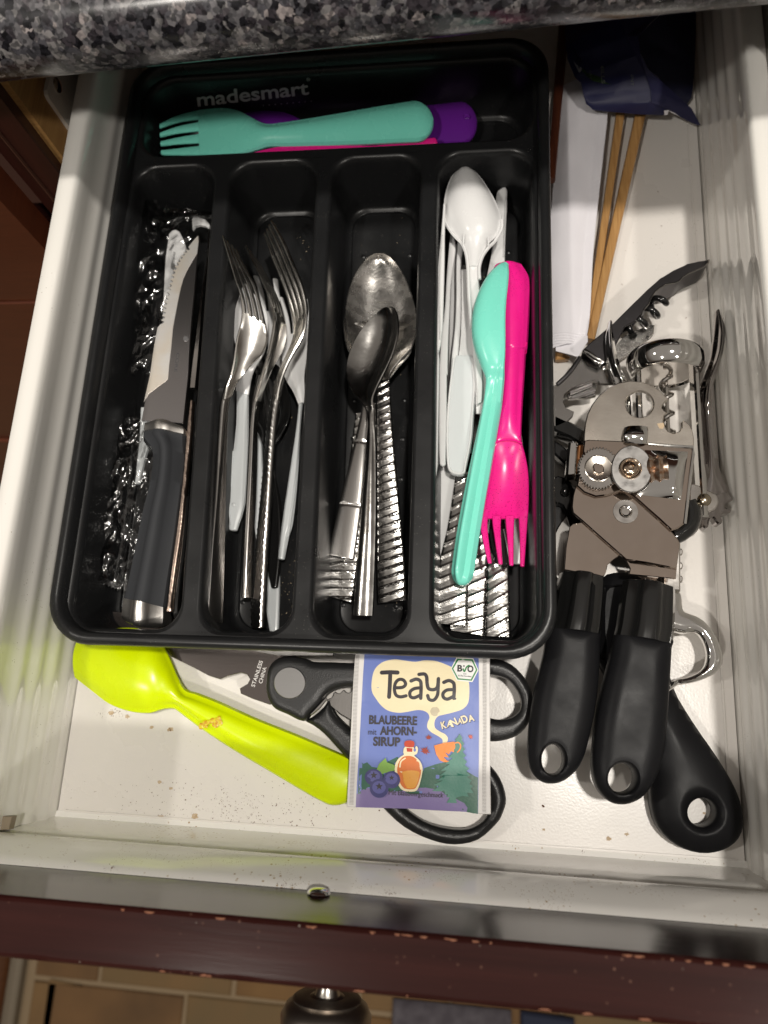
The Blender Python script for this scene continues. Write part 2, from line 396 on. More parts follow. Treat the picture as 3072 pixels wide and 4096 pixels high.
def woodmat(name, c1, c2, rough, coat, st, sc=40):
    m = mat(name, c1, rough, coat=coat, coatr=.12); t = m.node_tree; b = t.nodes['Principled BSDF']; tc = t.nodes.new('ShaderNodeTexCoord'); mp = t.nodes.new('ShaderNodeMapping'); mp.inputs['Scale'].default_value = st
    n = t.nodes.new('ShaderNodeTexNoise'); n.inputs['Scale'].default_value = sc; n.inputs['Detail'].default_value = 6; n.inputs['Roughness'].default_value = .65; r = t.nodes.new('ShaderNodeValToRGB')
    r.color_ramp.elements[0].position = .32; r.color_ramp.elements[1].position = .7; r.color_ramp.elements[0].color = (*c1, 1); r.color_ramp.elements[1].color = (*c2, 1)
    t.links.new(tc.outputs['Object'], mp.inputs[0]); t.links.new(mp.outputs[0], n.inputs['Vector']); t.links.new(n.outputs[0], r.inputs[0]); t.links.new(r.outputs[0], b.inputs['Base Color'])
    bp = t.nodes.new('ShaderNodeBump'); bp.inputs['Strength'].default_value = .15; bp.inputs['Distance'].default_value = .0004; t.links.new(n.outputs[0], bp.inputs['Height']); t.links.new(bp.outputs[0], b.inputs['Normal'])
    return m
m_bamboo = woodmat('bamboo', (.48, .27, .10), (.30, .15, .05), .4, .15, (14, .7, 14), 60)
m_bamboo2 = woodmat('red_wood', (.12, .035, .015), (.06, .015, .01), .4, .2, (8, .7, 8), 60)
m_mahog = woodmat('mahogany', (.020, .0045, .0045), (.040, .009, .008), .3, .2, (.6, 12, 12), 8)
m_mahogv = woodmat('mahogany_upright', (.022, .005, .004), (.05, .012, .009), .4, .3, (12, 12, .8), 8)
m_door = woodmat('cabinet_cherry', (.13, .032, .012), (.09, .022, .009), .45, .25, (3, 3, 40), 10)
m_ply = woodmat('raw_ply', (.42, .24, .08), (.30, .15, .05), .6, 0, (10, 1, 30), 20)
m_chip = mat('bare_wood_edge', (.20, .07, .03), .7)
# ================================================================== the drawer
DW = 0.3299
drawer = thing('drawer', 'open white metal kitchen drawer with dark wooden front, full of cutlery and tools', 'drawer', (0, 0, 0))
mb = MB(); box(mb, (0.0006, 0.0008, -.012), (DW - .0006, .52, 0)); mb.build('base_board', m_base, drawer)
mb = MB(); box(mb, (DW - .0062, .02, .0002), (DW - .0052, .5, .0006), bev=.0001); box(mb, (.004, .0032, .0002), (DW - .004, .0042, .0006), bev=.0001); mb.build('board_edge_bead', m_base, drawer)
def wallprof(sgn, x0):
    pr = [(0, -.012), (0, .004)]
    for i in range(41):
        z = .006 + .050 * i / 40; pr.append((.0004 * math.sin(i / 40 * 2 * math.pi * 3.5) * (1 if i not in (0, 40) else 0), z))
    pr += [(-.0004, .060), (.0006, .066), (.0016, .072), (.0021, .0765), (.0017, .0792), (.0002, .0806), (-.0066, .0808), (-.0078, .0798), (-.008, .078), (-.008, -.012)]
    return [(x0 + sgn * a, z) for a, z in pr]
for sg, x0 in ((1, 0.0), (-1, DW)):
    mb = MB(); extr(mb, wallprof(sg, x0), .0002, .52, 'y'); mb.build('side_wall', m_enamel, drawer)
# front rail in pressed metal: two bands with a groove between
pr = [(.0035, 0.0003), (.0008, .0012), (.0003, .01), (.0001, .030), (-.0002, .0375), (-.0016, .041), (-.0022, .0445), (-.0008, .047), (-.0002, .0490), (.0000, .0515), (-.0006, .0555), (-.0018, .0600), (-.0033, .0645), (-.0049, .0690), (-.0062, .0722), (-.0077, .0742), (-.0077, -.012), (.0035, -.012)]
mb = MB(); extr(mb, pr, -.0185, DW + .0185, 'x', n=1); mb.build('front_rail', m_front, drawer)
m_clip = mat('beige_clip', (.25, .2, .14), .5)
for x, s in ((.0045, 1), (DW - .0045, -1)):
    mb = MB(); plate(mb, [[(x - .0125 * s, -.001), (x - .001 * s, .0005), (x - .0005 * s, .006), (x - .011 * s, .0055)]], .046, .004, .0003)
    mb.build('corner_clip', m_clip, drawer)
# wooden front
fx0, fx1 = -.22, .60
mb = MB(); zt = .1197; y1, y0 = -.0078, -.0268
rings = []
nseg = 160
for i in range(nseg + 1):
    x = fx0 + (fx1 - fx0) * i / nseg
    w1 = .0004 * noise.noise(Vector((x * 90, 0, 0))); w2 = .0005 * noise.noise(Vector((x * 70, 5, 0)))
    rings.append([Vector(q) for q in [(x, y1, -.06), (x, y1, zt - .0012), (x, y1 - .0007 + w1, zt - .0004), (x, y1 - .0016 + w1, zt), (x, y0 + .0018 + w2, zt), (x, y0 + .0008 + w2, zt - .0004), (x, y0, zt - .0014), (x, y0, -.06)]])
ring_loft(mb, rings, smooth=False)
m_top = woodmat('worn_mahogany', (.017, .0045, .0038), (.032, .0085, .007), .17, .0, (.6, 12, 12), 10)
m_top.node_tree.nodes['Principled BSDF'].inputs['Specular IOR Level'].default_value = .3
speckled(m_top, [(420, .22, 16, .80, (.10, .05, .035), .12), (260, .1, 30, .9, (.3, .26, .22), .03)])
front = mb.build('front_panel', m_top, drawer)
# worn bare edges: thin irregular slivers along both top arrises
mb = MB()
for yy, dy, dens in ((y1 - .0011, -.0006, .38), (y0 + .0010, .0005, .14)):
    x = -.1
    while x < .42:
        ln = random.uniform(.0006, .004)
        if random.random() < dens:
            n = 7; up = [(x + ln * k / n, yy + random.uniform(.0001, .0003) * (1 if dy < 0 else -1)) for k in range(n + 1)]
            dn = [(x + ln * k / n, yy + dy * random.uniform(.1, .95) * (1 - (2 * k / n - 1) ** 2) ** .5) for k in range(n + 1)]
            plate(mb, [up + dn[::-1]], zt + .00012, .0006, 0)
        x += ln + random.uniform(0, .008)
tag(mb.build('worn_edge', m_chip, drawer), kind='stuff')
sc_ = MB(); o = Vector((.1515, -.0077, .0800)); lathe(sc_, o, (0, 1, 0), [(0, .0042), (.0004, .0044), (.0010, .0042), (.0016, .0036), (.0021, .0025), (.0023, .0010), (.0023, .0002)], 28)
sc_.build('screw', m_chrome, drawer)
kb = MB(); o = Vector((.1535, y0, .058)); lathe(kb, o, (0, -1, 0), [(0, .0075), (.0012, .0072), (.003, .0045), (.017, .0038), (.0205, .0050), (.0215, .0085)], 32); stem = None
kn = MB(); lathe(kn, o, (0, -1, 0), [(.0210, .0080), (.0212, .0125), (.0218, .0134), (.0226, .0130), (.024, .0158), (.0275, .0176), (.032, .0172), (.036, .0140), (.039, .008), (.040, .001)], 40)
m_bronze = mat('aged_pewter', (.36, .32, .28), .35, 1.0)
knob = kn.build('knob', m_bronze, drawer); kb.build('stem', mat('bright_pewter', (.5, .47, .43), .25, 1.0), knob)
# ================================================================== counter, cabinet, floor below
gr = bpy.data.materials.new('granite'); gr.use_nodes = True; t = gr.node_tree; b = t.nodes['Principled BSDF']; b.inputs['Roughness'].default_value = .22
geo = t.nodes.new('ShaderNodeNewGeometry')
def vor(sc, feat='F1'):
    v = t.nodes.new('ShaderNodeTexVoronoi'); v.inputs['Scale'].default_value = sc; v.feature = feat; v.inputs['Randomness'].default_value = 1
    n = t.nodes.new('ShaderNodeTexNoise'); n.inputs['Scale'].default_value = sc * 1.3; n.inputs['Detail'].default_value = 2
    mx = t.nodes.new('ShaderNodeMix'); mx.data_type = 'VECTOR'; mx.inputs[0].default_value = .012 * 60 / sc
    t.links.new(geo.outputs['Position'], n.inputs['Vector']); t.links.new(geo.outputs['Position'], mx.inputs[4]); t.links.new(n.outputs['Color'], mx.inputs[5]); t.links.new(mx.outputs[1], v.inputs['Vector']); return v
v1 = vor(340); v2 = vor(700); r1 = t.nodes.new('ShaderNodeValToRGB'); r2 = t.nodes.new('ShaderNodeValToRGB')
r1.color_ramp.interpolation = 'CONSTANT'
for e in list(r1.color_ramp.elements)[1:]: r1.color_ramp.elements.remove(e)
r1.color_ramp.elements[0].color = (.012, .012, .015, 1)
for p_, c_ in ((.20, (.060, .060, .068)), (.42, (.12, .118, .125)), (.58, (.040, .036, .042)), (.72, (.17, .165, .165)), (.86, (.085, .078, .085)), (.955, (.26, .235, .23))):
    e = r1.color_ramp.elements.new(p_); e.color = (*c_, 1)
s1 = t.nodes.new('ShaderNodeSeparateColor'); t.links.new(v1.outputs['Color'], s1.inputs[0]); t.links.new(s1.outputs[0], r1.inputs[0])
s2 = t.nodes.new('ShaderNodeSeparateColor'); t.links.new(v2.outputs['Color'], s2.inputs[0]); t.links.new(s2.outputs[1], r2.inputs[0])
r2.color_ramp.elements[0].position = .1; r2.color_ramp.elements[0].color = (.08, .08, .09, 1); r2.color_ramp.elements[1].position = .9; r2.color_ramp.elements[1].color = (1.25, 1.2, 1.2, 1)
mm = t.nodes.new('ShaderNodeMix'); mm.data_type = 'RGBA'; mm.blend_type = 'MULTIPLY'; mm.inputs[0].default_value = .7
t.links.new(r1.outputs[0], mm.inputs[6]); t.links.new(r2.outputs[0], mm.inputs[7]); t.links.new(mm.outputs[2], b.inputs['Base Color'])
mb = MB(); R_ = .019; yc, zc = .3353 - .0514 * .287, .16
pf = [(yc + .35, zc - R_), (yc, zc - R_)] + [(yc - R_ * math.sin(a), zc - R_ * math.cos(a)) for a in [math.pi * k / 24 for k in range(1, 24)]] + [(yc, zc + R_), (yc + .35, zc + R_)]
extr(mb, pf, -.5, .8, 'x', skew=.0514)
tag(mb.build('countertop', gr), 'speckled grey granite countertop with rounded edge overhanging the back of the drawer', 'countertop')
cab = thing('kitchen_cabinet', 'dark reddish wooden cabinet frame and doors around the open drawer', 'cabinet', (-.1, .36, -.75))
mb = MB(); box(mb, (-.0565, .345, -.76), (-.0325, .363, .1395), bev=.0005); mb.build('stile', m_mahogv, cab)
mb = MB(); box(mb, (-.0475, .3432, -.02), (-.0468, .3452, .1392)); mb.build('stile_bead', mat('bead_edge', (.10, .045, .03), .35), cab)
mb = MB(); box(mb, (-.0325, .352, -.1), (-.0285, .80, .139)); mb.build('side_panel', m_ply, cab)
mb = MB(); box(mb, (.3655, .352, -.1), (.3695, .80, .139)); mb.build('side_panel', m_ply, cab)
mb = MB(); box(mb, (.362, .345, -.76), (.40, .3518, .1395), bev=.0005); mb.build('stile', m_mahogv, cab)
for i, (z0, z1) in enumerate(((-.0545, .125), (-.74, -.0585))):
    mb = MB(); box(mb, (-.56, .326, z0), (-.0625, .3448, z1), bev=.0012); mb.build('drawer_front' if i == 0 else 'cabinet_door', m_door, cab)
mb = MB(); box(mb, (-.56, .322, -.40), (-.0655, .3258, -.33), bev=.001); mb.build('door_rail', m_door, cab)
mb = MB(); box(mb, (-.0325 + .0005, .70, -.1), (.366, .71, .139)); mb.build('back_panel', m_ply, cab)
mb = MB(); box(mb, (-.62, .366, -.76), (.9, .38, -.0225)); mb.build('lower_face', m_mahogv, cab)
# white runner bracket inside the opening, left
mb = MB(); pts = [(.3697, .030), (.3697, .0735), (.3705, .0758), (.3725, .0770), (.45, .0770), (.45, .030)]
rings = [[Vector((x, a, z)) for a, z in pts] for x in (-.0284, -.0262)]; ring_loft(mb, rings, smooth=False)
run = mb.build('runner_bracket', m_enamel, cab)
mb = MB(); lathe(mb, (-.0262, .3822, .0700), (1, .0, .1), [(-.0005, .0038), (.0004, .0038), (.0010, .0030), (.0013, .001)], 24); mb.build('screw', m_chrome, run)
mb = MB(); box(mb, (-.0180, .375, .02), (-.0092, .52, .062)); mb.build('runner_rail', mat('runner_dark', (.03, .025, .022), .5), cab)
# right hand runner
mb = MB(); box(mb, (DW + .0105, .36, .05), (DW + .0195, .52, .139)); mb.build('runner_bracket', m_enamel, cab)
# floor far below, with slate tiles laid as pieces
mb = MB(); box(mb, (-1.6, -1.6, -.80), (1.8, .60, -.762)); tag(mb.build('floor', mat('grout', (.21, .15, .085), .8, bump=(300, .3))), kind='structure', label='sandy grout bed of the kitchen floor')
fl = bpy.data.objects['floor']
cols = [((.185, .105, .042), (.11, .06, .026)), ((.13, .09, .045), (.165, .10, .045)), ((.16, .088, .038), (.10, .058, .028)), ((.19, .115, .05), (.12, .072, .034))]
tms = [mat('slate_tile', a, .8, spec=.2, bump=(60, .8), var=(9, .35, b_)) for a, b_ in cols]
rows = [(-.323, -.262), (-.395, -.3285), (-.53, -.4), (-.68, -.535)]
k = 0
for j, (ya, yb) in enumerate(rows):
    x = -.75 + .13 * (j % 2) - (.02 if j == 1 else 0)
    while x < .6:
        w = (.17, .115, .14, .19)[k % 4]
        if x + w > -.407 or x < -.7:
            x0 = max(x, -.407) if x + w > -.407 > x else x
            mb = MB(); r3 = lambda s=.0015: random.uniform(-s, s)
            plate(mb, [[(x0 + r3(), ya + r3()), (x0 + w / 2, ya + r3()), (x + w + r3(), ya + r3()), (x + w + r3(), yb + r3()), (x0 + w / 2, yb + r3()), (x0 + r3(), yb + r3())]], -.7585 + r3(.0005), .01, .002)
            mb.build('tile', tms[(k * 7 + j) % 4], fl)
        x += w + .0055; k += 1
mb = MB(); box(mb, (-.75, -.62, -.7615), (-.4415, -.20, -.70), bev=.003)
tag(mb.build('wooden_box', woodmat('orange_wood', (.2, .075, .028), (.14, .05, .018), .4, .3, (4, 30, 4), 10)), 'orange brown wooden block on the floor at the lower left corner', 'wood block')
mb = MB(); box(mb, (-.4400, -.62, -.7615), (-.4205, -.20, -.745), bev=.003)
tag(mb.build('threshold_strip', mat('strip_grey', (.16, .13, .09), .5)), 'narrow grey brown strip beside the floor tiles', 'strip')
rug = MB()
n1, n2 = 36, 24; vs = []
for i in range(n1 + 1):
    for j in range(n2 + 1):
        x = .105 + .155 * i / n1; y = -.62 + .316 * j / n2; vs.append(Vector((x, y, -.752 + .0025 * noise.noise(Vector((x * 60, y * 60, 0))))))
rug.add(vs, [[i * (n2 + 1) + j, (i + 1) * (n2 + 1) + j, (i + 1) * (n2 + 1) + j + 1, i * (n2 + 1) + j + 1] for i in range(n1) for j in range(n2)])
rg = rug.build('floor_mat', mat('mauve_mat', (.05, .042, .05), .85, bump=(500, 1), var=(60, .4, (.09, .08, .09)))); 
so = rg.modifiers.new('thickness', 'SOLIDIFY'); so.thickness = -.005
tag(rg, 'mauve grey woven floor mat seen below the drawer front', 'mat')
mb = MB(); plate(mb, [[(.272, -.62), (.34, -.62), (.34, -.306), (.272, -.303)]], -.748, .012, .003)
tag(mb.build('folded_cloth', mat('navy_cloth', (.007, .011, .03), .8, bump=(600, .6))), 'dark navy cloth lying on the floor right of the mat', 'cloth')
# ================================================================== cutlery tray
TX, TY, TA = .0074, .0824, .0086
ct, st_ = math.cos(TA), math.sin(TA)
def TW(u, v, z): return Vector((TX + ct * u - st_ * v, TY + st_ * u + ct * v, z))
def rrect(pts, r, n=6):
    """rounded polygon, radius r"""
    out = []; m = len(pts)
    for i in range(m):
        p, a, b = Vector(pts[i]), Vector(pts[i - 1]), Vector(pts[(i + 1) % m]); da = (a - p).normalized(); db = (b - p).normalized()
        ang = da.angle(db); k = r / math.tan(ang / 2); cc = p + (da + db).normalized() * (r / math.sin(ang / 2))
        s = p + da * k - cc; e = p + db * k - cc; tot = s.angle_signed(e) if s.length else 0
        for q in range(n + 1):
            f = q / n; a_ = -tot * f; out.append(tuple(cc + Vector((s.x * math.cos(a_) - s.y * math.sin(a_), s.x * math.sin(a_) + s.y * math.cos(a_)))))
    return out
tray = thing('cutlery_tray', 'black plastic cutlery tray with five compartments standing in the drawer', 'cutlery tray', TW(.1175, 0, 0))
ZR, ZD, ZF = .0525, .0455, .0052
mb = MB()
oq = [(0, 0), (.2355, 0), (.2355, .333), (0, .333)]
def lp(quad, off, r): 
    cx_ = sum(q[0] for q in quad) / 4; cy_ = sum(q[1] for q in quad) / 4
    q2 = [(x + (off if x < cx_ else -off), y + (off if y < cy_ else -off)) for x, y in quad]; return rrect(q2, r, 8)
# outer shell, rolled rim and inner lip as one lofted skin
sk = [(.0075, .0165, .0034), (.0062, .0172, .008), (.0030, .0195, ZR - .009), (.0016, .0205, ZR - .0062), (.0003, .0215, ZR - .0052), (0, .0218, ZR - .0036), (.0006, .0214, ZR - .0014), (.0018, .0206, ZR - .0003), (.0034, .0195, ZR), (.0048, .0185, ZR - .0006), (.0058, .0178, ZR - .0020), (.0063, .0174, ZD)]
rings = [[TW(x, y, z) for x, y in lp(oq, o_, r_)] for o_, r_, z in sk]
ring_loft(mb, rings, cap0=True, cap1=False)
# wells
wells = [[(.0066, .2705), (.2290, .2705), (.2290, .3265), (.0066, .3265)],
         [(.0066, .0066), (.0650, .0066), (.0555, .2660), (.0066, .2660)],
         [(.0715, .0066), (.1182, .0066), (.1132, .2660), (.0612, .2660)],
         [(.1243, .0066), (.1716, .0066), (.1700, .2660), (.1182, .2660)],
         [(.1795, .0066), (.2290, .0066), (.2290, .2660), (.1757, .2660)]]
for i, wq in enumerate(wells):
    rr_ = .016 if i == 0 else .013
    ZFk = ZF
    prof = [(0.0, rr_, ZD), (.0009, rr_, ZD - .0004), (.0017, rr_, ZD - .0015), (.0022, rr_, ZD - .004), (.0040, rr_ * .95, .0125), (.0046, rr_ * .92, .0088), (.0058, rr_ * .88, .0073), (.0071, rr_ * .84, .0069), (.0074, rr_ * .83, .0066), (.0078, rr_ * .82, ZFk + .0002), (.0083, rr_ * .8, ZFk)]
    rings = [[TW(x, y, z) for x, y in lp(wq, o_, r_)] for o_, r_, z in prof]
    ring_loft(mb, rings, cap0=False, cap1=True)
# deck between the wells
top = [TW(x, y, 0) for x, y in lp(oq, .0063, .0174)]
loops = [[(q.x, q.y) for q in top]] + [[(q.x, q.y) for q in [TW(x, y, 0) for x, y in lp(wq, 0, .016 if i == 0 else .013)]] for i, wq in enumerate(wells)]
flat = [q for l_ in loops for q in l_]
tris = tessellate_polygon([[Vector((x, y, 0)) for x, y in l_] for l_ in loops])
mb.add([Vector((x, y, ZD)) for x, y in flat], [list(q) for q in tris], 0, True)
body = mb.build('tray_body', m_tray, tray)
# raised dots on the compartment floors
mb = MB()
for i, (ua, ub) in enumerate(((.018, .052), (.080, .107), (.133, .160), (.190, .216))):
    for u in (ua, ub):
        v = .028
        while v < .245:
            lathe(mb, TW(u, v, ZF - .0003), (0, 0, 1), [(0, .0015), (.0005, .0014), (.0008, .0008), (.0009, .0001)], 10); v += .0225
tag(mb.build('floor_dots', m_tray, tray), kind='stuff')
# crumbs lying in the tray and drawer
mb = MB(); random.seed(3)
def crumb(p, r):
    mb.add([p + Vector((random.uniform(-r, r), random.uniform(-r, r), random.uniform(0, r))) for _ in range(4)], [[0, 1, 2], [0, 2, 3], [0, 3, 1], [1, 3, 2]], 0, False)
for cu, cv, su, sv, n_ in ((.105, .035, .006, .02, 60), (.10, .24, .015, .012, 12), (.15, .20, .02, .05, 40), (.207, .235, .006, .015, 30), (.15, .03, .015, .02, 16), (.085, .09, .01, .06, 14), (.215, .05, .004, .03, 6)):
    for _ in range(n_): crumb(TW(cu + random.gauss(0, su * .6), cv + random.gauss(0, sv * .6), ZF + .0002), random.choice((.0002, .0003, .0003, .0005)))
m_cr = mat('crumb', (.5, .4, .27), .8)
tag(mb.build('crumbs', m_cr), 'tiny pale crumbs scattered over the tray compartment floors', 'crumbs', 'stuff')
mb = MB()
for x, y, r in ((1410, 3070, .001), (1100, 2960, .0005), (640, 2350, 0),):
    pass
for fx, fy, r in ((1395, 0, 0),): pass
for px, py in ((1340, 1835), (1150, 1740), (870, 1790)) : pass
for F, x, y, r, n_ in ((V_, 690, 1270, .0006, 5), (V_, 857, 1467, .0008, 5), (V_, 640, 1370, .0003, 2), (V_, 565, 1435, .0004, 2), (V_, 1410, 1535, .0005, 2), (I_, 1190, 590, .0004, 2), (I_, 630, 300, .0003, 2), (I_, 1310, 745, .0003, 1), (N_, 862, 1380, .0005, 2), (N_, 893, 1628, .0004, 2), (V_, 1250, 110, .0003, 2), (Y_, 735, 940, .0005, 4)):
    for _ in range(n_):
        q = at(F, x, y, .0002); crumb(q + Vector((random.uniform(-r, r), random.uniform(-r, r), 0)), r)
for _ in range(650):
    q = at(Y_, random.gauss(1040, 290), random.gauss(1290, 75), .0001)
    if q.y > .004: crumb(q, random.choice((.0002, .0003, .0004)))
for _ in range(60):
    q = at(Y_, random.gauss(500, 45), random.gauss(870, 12), .0001); crumb(q, .0003)
for _ in range(900):
    x = random.gauss(.16, .08)
    if 0 < x < .33 and noise.noise(Vector((x * 70, 3, 0))) > .12 + .3 * random.random(): crumb(Vector((x, -.0071 + abs(random.gauss(0, .0012)), .0741 - .0)), random.choice((.00015, .0002, .0003, .0004)))
tag(mb.build('crumbs', mat('dark_crumb', (.13, .055, .025), .8)), 'dark specks and crumbs on the white drawer floor and front rail', 'crumbs', 'stuff')
# dried stains on the drawer board
m_stn = mat('dried_stain', (.46, .33, .2), .6, var=(700, .3, (.6, .48, .34)))
mb = MB(); random.seed(11)
for F, x, y, r in ((Y_, 735, 940, .0019), (Y_, 840, 1317, .0022), (Y_, 655, 930, .0012), (Y_, 1193, 1384, .0009), (Y_, 695, 1318, .0016), (Y_, 688, 1166, .0013), (Y_, 738, 1195, .0012), (Y_, 1060, 1388, .001), (V_, 970, 1412, .0014), (V_, 1050, 1392, .0012), (V_, 1150, 1512, .001), (V_, 690, 1372, .0008), (Y_, 480, 868, .0016), (Y_, 550, 884, .0014), (V_, 1385, 1302, .0009)):
    q = at(F, x, y, .00025); pts = []
    for k in range(14):
        a = 2 * math.pi * k / 14; rr = r * random.uniform(.55, 1.1); pts.append((q.x + rr * math.cos(a), q.y + rr * .7 * math.sin(a)))
    plate(mb, [pts], .00022, .0002, 0)
tag(mb.build('dried_stains', m_stn), 'small tan dried stains on the white drawer board', 'stains', 'stuff')
# ------------------------------------------------------------------ lettering helpers
def text_polys(s, bold=0.0):
    cu = bpy.data.curves.new('t', 'FONT'); cu.body = s; cu.offset = bold; cu.resolution_u = 5; cu.size = 1
    o = bpy.data.objects.new('t', cu); COL.objects.link(o); dg = bpy.context.evaluated_depsgraph_get(); dg.update()
    me = o.evaluated_get(dg).to_mesh(); v = [(q.co.x, q.co.y) for q in me.vertices]; f = [list(p.vertices) for p in me.polygons]
    o.evaluated_get(dg).to_mesh_clear(); bpy.data.objects.remove(o); bpy.data.curves.remove(cu)
    x0 = min(a for a, _ in v); x1 = max(a for a, _ in v); return [((a - x0) / (x1 - x0), b_) for a, b_ in v], f
def put_text(mb, s, F, p0, p1, h, z, bold=.02, mi=0, up=None, hit=None):
    """baseline from p0 to p1 (photo units), capital height h"""
    v, f = text_polys(s, bold); d = Vector(p1) - Vector(p0)
    if up is None: up = Vector((d.y, -d.x)).normalized() * h
    else: up = Vector(up) * h
    k = 1 / .73
    w = []
    for a, b_ in v:
        q = Vector(p0) + d * a + up * (b_ * k); w.append(hit(F, q.x, q.y) if hit else at(F, q.x, q.y, z))
    mb.add(w, f, mi, False); return mb
m_let = mat('grey_print', (.50, .49, .50), .5)
def bh(F, x, y):
    # sloping back wall of the tray: y = y0 - .062 * (ZD - z)
    y0_ = TW(.07, .3265 - .0022, 0).y - .0014; d = ray(F, x, y); k_ = .064
    t_ = (y0_ - k_ * (ZD - CAM.z) - CAM.y) / (d.y - k_ * d.z); return CAM + d * t_
q0 = at_y(T_, 400, 160, TW(.07, .3245, 0).y)
mb = MB(); put_text(mb, 'madesmart', T_, (322, 194), (815, 140), 62, 0, .018, hit=bh)
for a in range(2): pass
put_text(mb, '\u00ae', T_, (804, 84), (819, 82), 16, 0, .0, hit=bh)
for k in range(9): 
    q = bh(T_, 612 + 26.5 * k, 190 - 2.4 * k); lathe(mb, q, (0, -1, 0), [(0, .0003), (.0001, .0003)], 8)
let = mb.build('lettering', m_let, body)
print('LETTER z', q0)
# ================================================================== helpers for cutlery
def strip(name, F, st, mt, parent=None, **k):
    mb = MB(); loft(mb, wstations(F, st), **k); return mb.build(name, mt, parent)
def multi(F, st, parts, mt, parent, **k):
    """one continuous body cut into adjoining parts at station indices"""
    n = k.get('n', 6); rings, n0 = loft_rings(wstations(F, st), **k); ends = [0] + [n0 + q * n for q in parts[1::2]] ; names = parts[0::2]; out = []
    for i, nm in enumerate(names):
        a = ends[i] if i else 0; b = ends[i + 1] + 1 if i + 1 < len(ends) else len(rings); mb = MB(); ring_loft(mb, rings[a:b], cap0=(i == 0), cap1=(i == len(names) - 1)); out.append(mb.build(nm, mt, parent))
    return out
def base_of(F, pts, z=0.0):
    q = [at(F, x, y, z) for x, y in pts]; c = sum(q, Vector()) / len(q); return Vector((c.x, c.y, z))
def ribs(pitch=.0052, amp=.00055, skew=.35, w=.5):
    def f(u, s):
        ph = ((u + skew * s * pitch * 2.2) / pitch) % 1.0
        return amp * (math.exp(-((ph - .5) / .055) ** 2) + .8 * math.exp(-((ph - .68) / .045) ** 2)) + .00006 * noise.noise(Vector((u * 1400, s * 6, 0)))
    return f
# ------------------------------------------------------------------ back compartment
o = thing('plastic_fork', 'large teal plastic fork lying in the back compartment of the tray', 'fork', base_of(T_, [(160, 330), (1380, 240)]))
mb = MB()
comb(mb, wstations(T_, [(155, 266, 162, 403, .0340, .0340), (235, 229, 250, 404, .0310, .0310), (328, 206, 335, 404, .0290, .0290)]), 4, .62, .30, t=.0022)
rings, n0 = loft_rings(wstations(T_, [(324, 206, 330, 404, .0290, .0290, .0006, .0022), (430, 197, 430, 404, .0295, .0295, .0018, .0024), (500, 208, 500, 399, .0300, .0300, .0024, .003), (560, 238, 570, 378, .0310, .0310, .0024, .004), (618, 262, 632, 358, .0325, .0325, .0022, .005), (700, 255, 710, 356, .0330, .0330, .0020, .0055), (900, 223, 900, 351, .0335, .0335, .0022, .0055), (1120, 184, 1120, 342, .0340, .0340, .0024, .0055), (1270, 160, 1290, 334, .0345, .0345, .0026, .0055)]), n=7, m=13, e1=.0105); ring_loft(mb, rings[:4 * 7 + 1], cap1=False)
mb.build('fork_head', m_teal, o); mb = MB(); ring_loft(mb, rings[4 * 7:], cap0=False); mb.build('handle', m_teal, o)
o = thing('plastic_spoon', 'purple plastic spoon under the teal fork in the back compartment', 'spoon', base_of(T_, [(400, 330), (1560, 240)]))
strip('bowl', T_, [(395, 395, 385, 425, .012, .012, .001), (450, 240, 450, 445, .015, .015, .004), (540, 203, 540, 440, .017, .017, .006), (640, 199, 640, 430, .018, .018, .006), (720, 222, 720, 400, .0185, .0185, .004), (800, 262, 800, 365, .019, .019, .002)], m_purple, o, t=.002, e0=.004)
strip('handle', T_, [(780, 260, 780, 370, .0165, .0165, .002), (1000, 220, 1000, 365, .0175, .0175, .002), (1300, 185, 1300, 355, .0185, .0185, .0024), (1478, 165, 1490, 347, .019, .019, .0026)], m_purple, o, t=.005, e1=.0095)
mb = MB(); lathe(mb, at(T_, 1512, 240, .0216), (0, 0, 1), [(0, .0021), (.0003, .0020), (.0006, .0016), (.0004, .0011), (.0003, .0001)], 20); mb.build('moulding_mark', m_purple, o)
o = thing('plastic_spoon', 'pink plastic spoon lying on its side against the divider below the teal fork', 'spoon', base_of(T_, [(200, 430), (1360, 340)]))
strip('bowl', T_, [(175, 438, 175, 447, .022, .022, 0), (400, 426, 400, 460, .026, .024, .0006), (520, 408, 520, 470, .028, .024, .0012), (650, 376, 650, 470, .030, .024, .0018), (800, 356, 800, 465, .031, .024, .0018), (900, 344, 905, 455, .031, .025, .0012), (1000, 358, 1000, 430, .030, .026, .0006)], m_pink, o, t=.0018)
strip('handle', T_, [(980, 356, 980, 430, .030, .026, .0006), (1080, 364, 1080, 420, .029, .026, .0006), (1200, 352, 1200, 410, .029, .026, .0006), (1366, 328, 1366, 385, .030, .027, .0004)], m_pink, o, t=.0035, e1=.002)
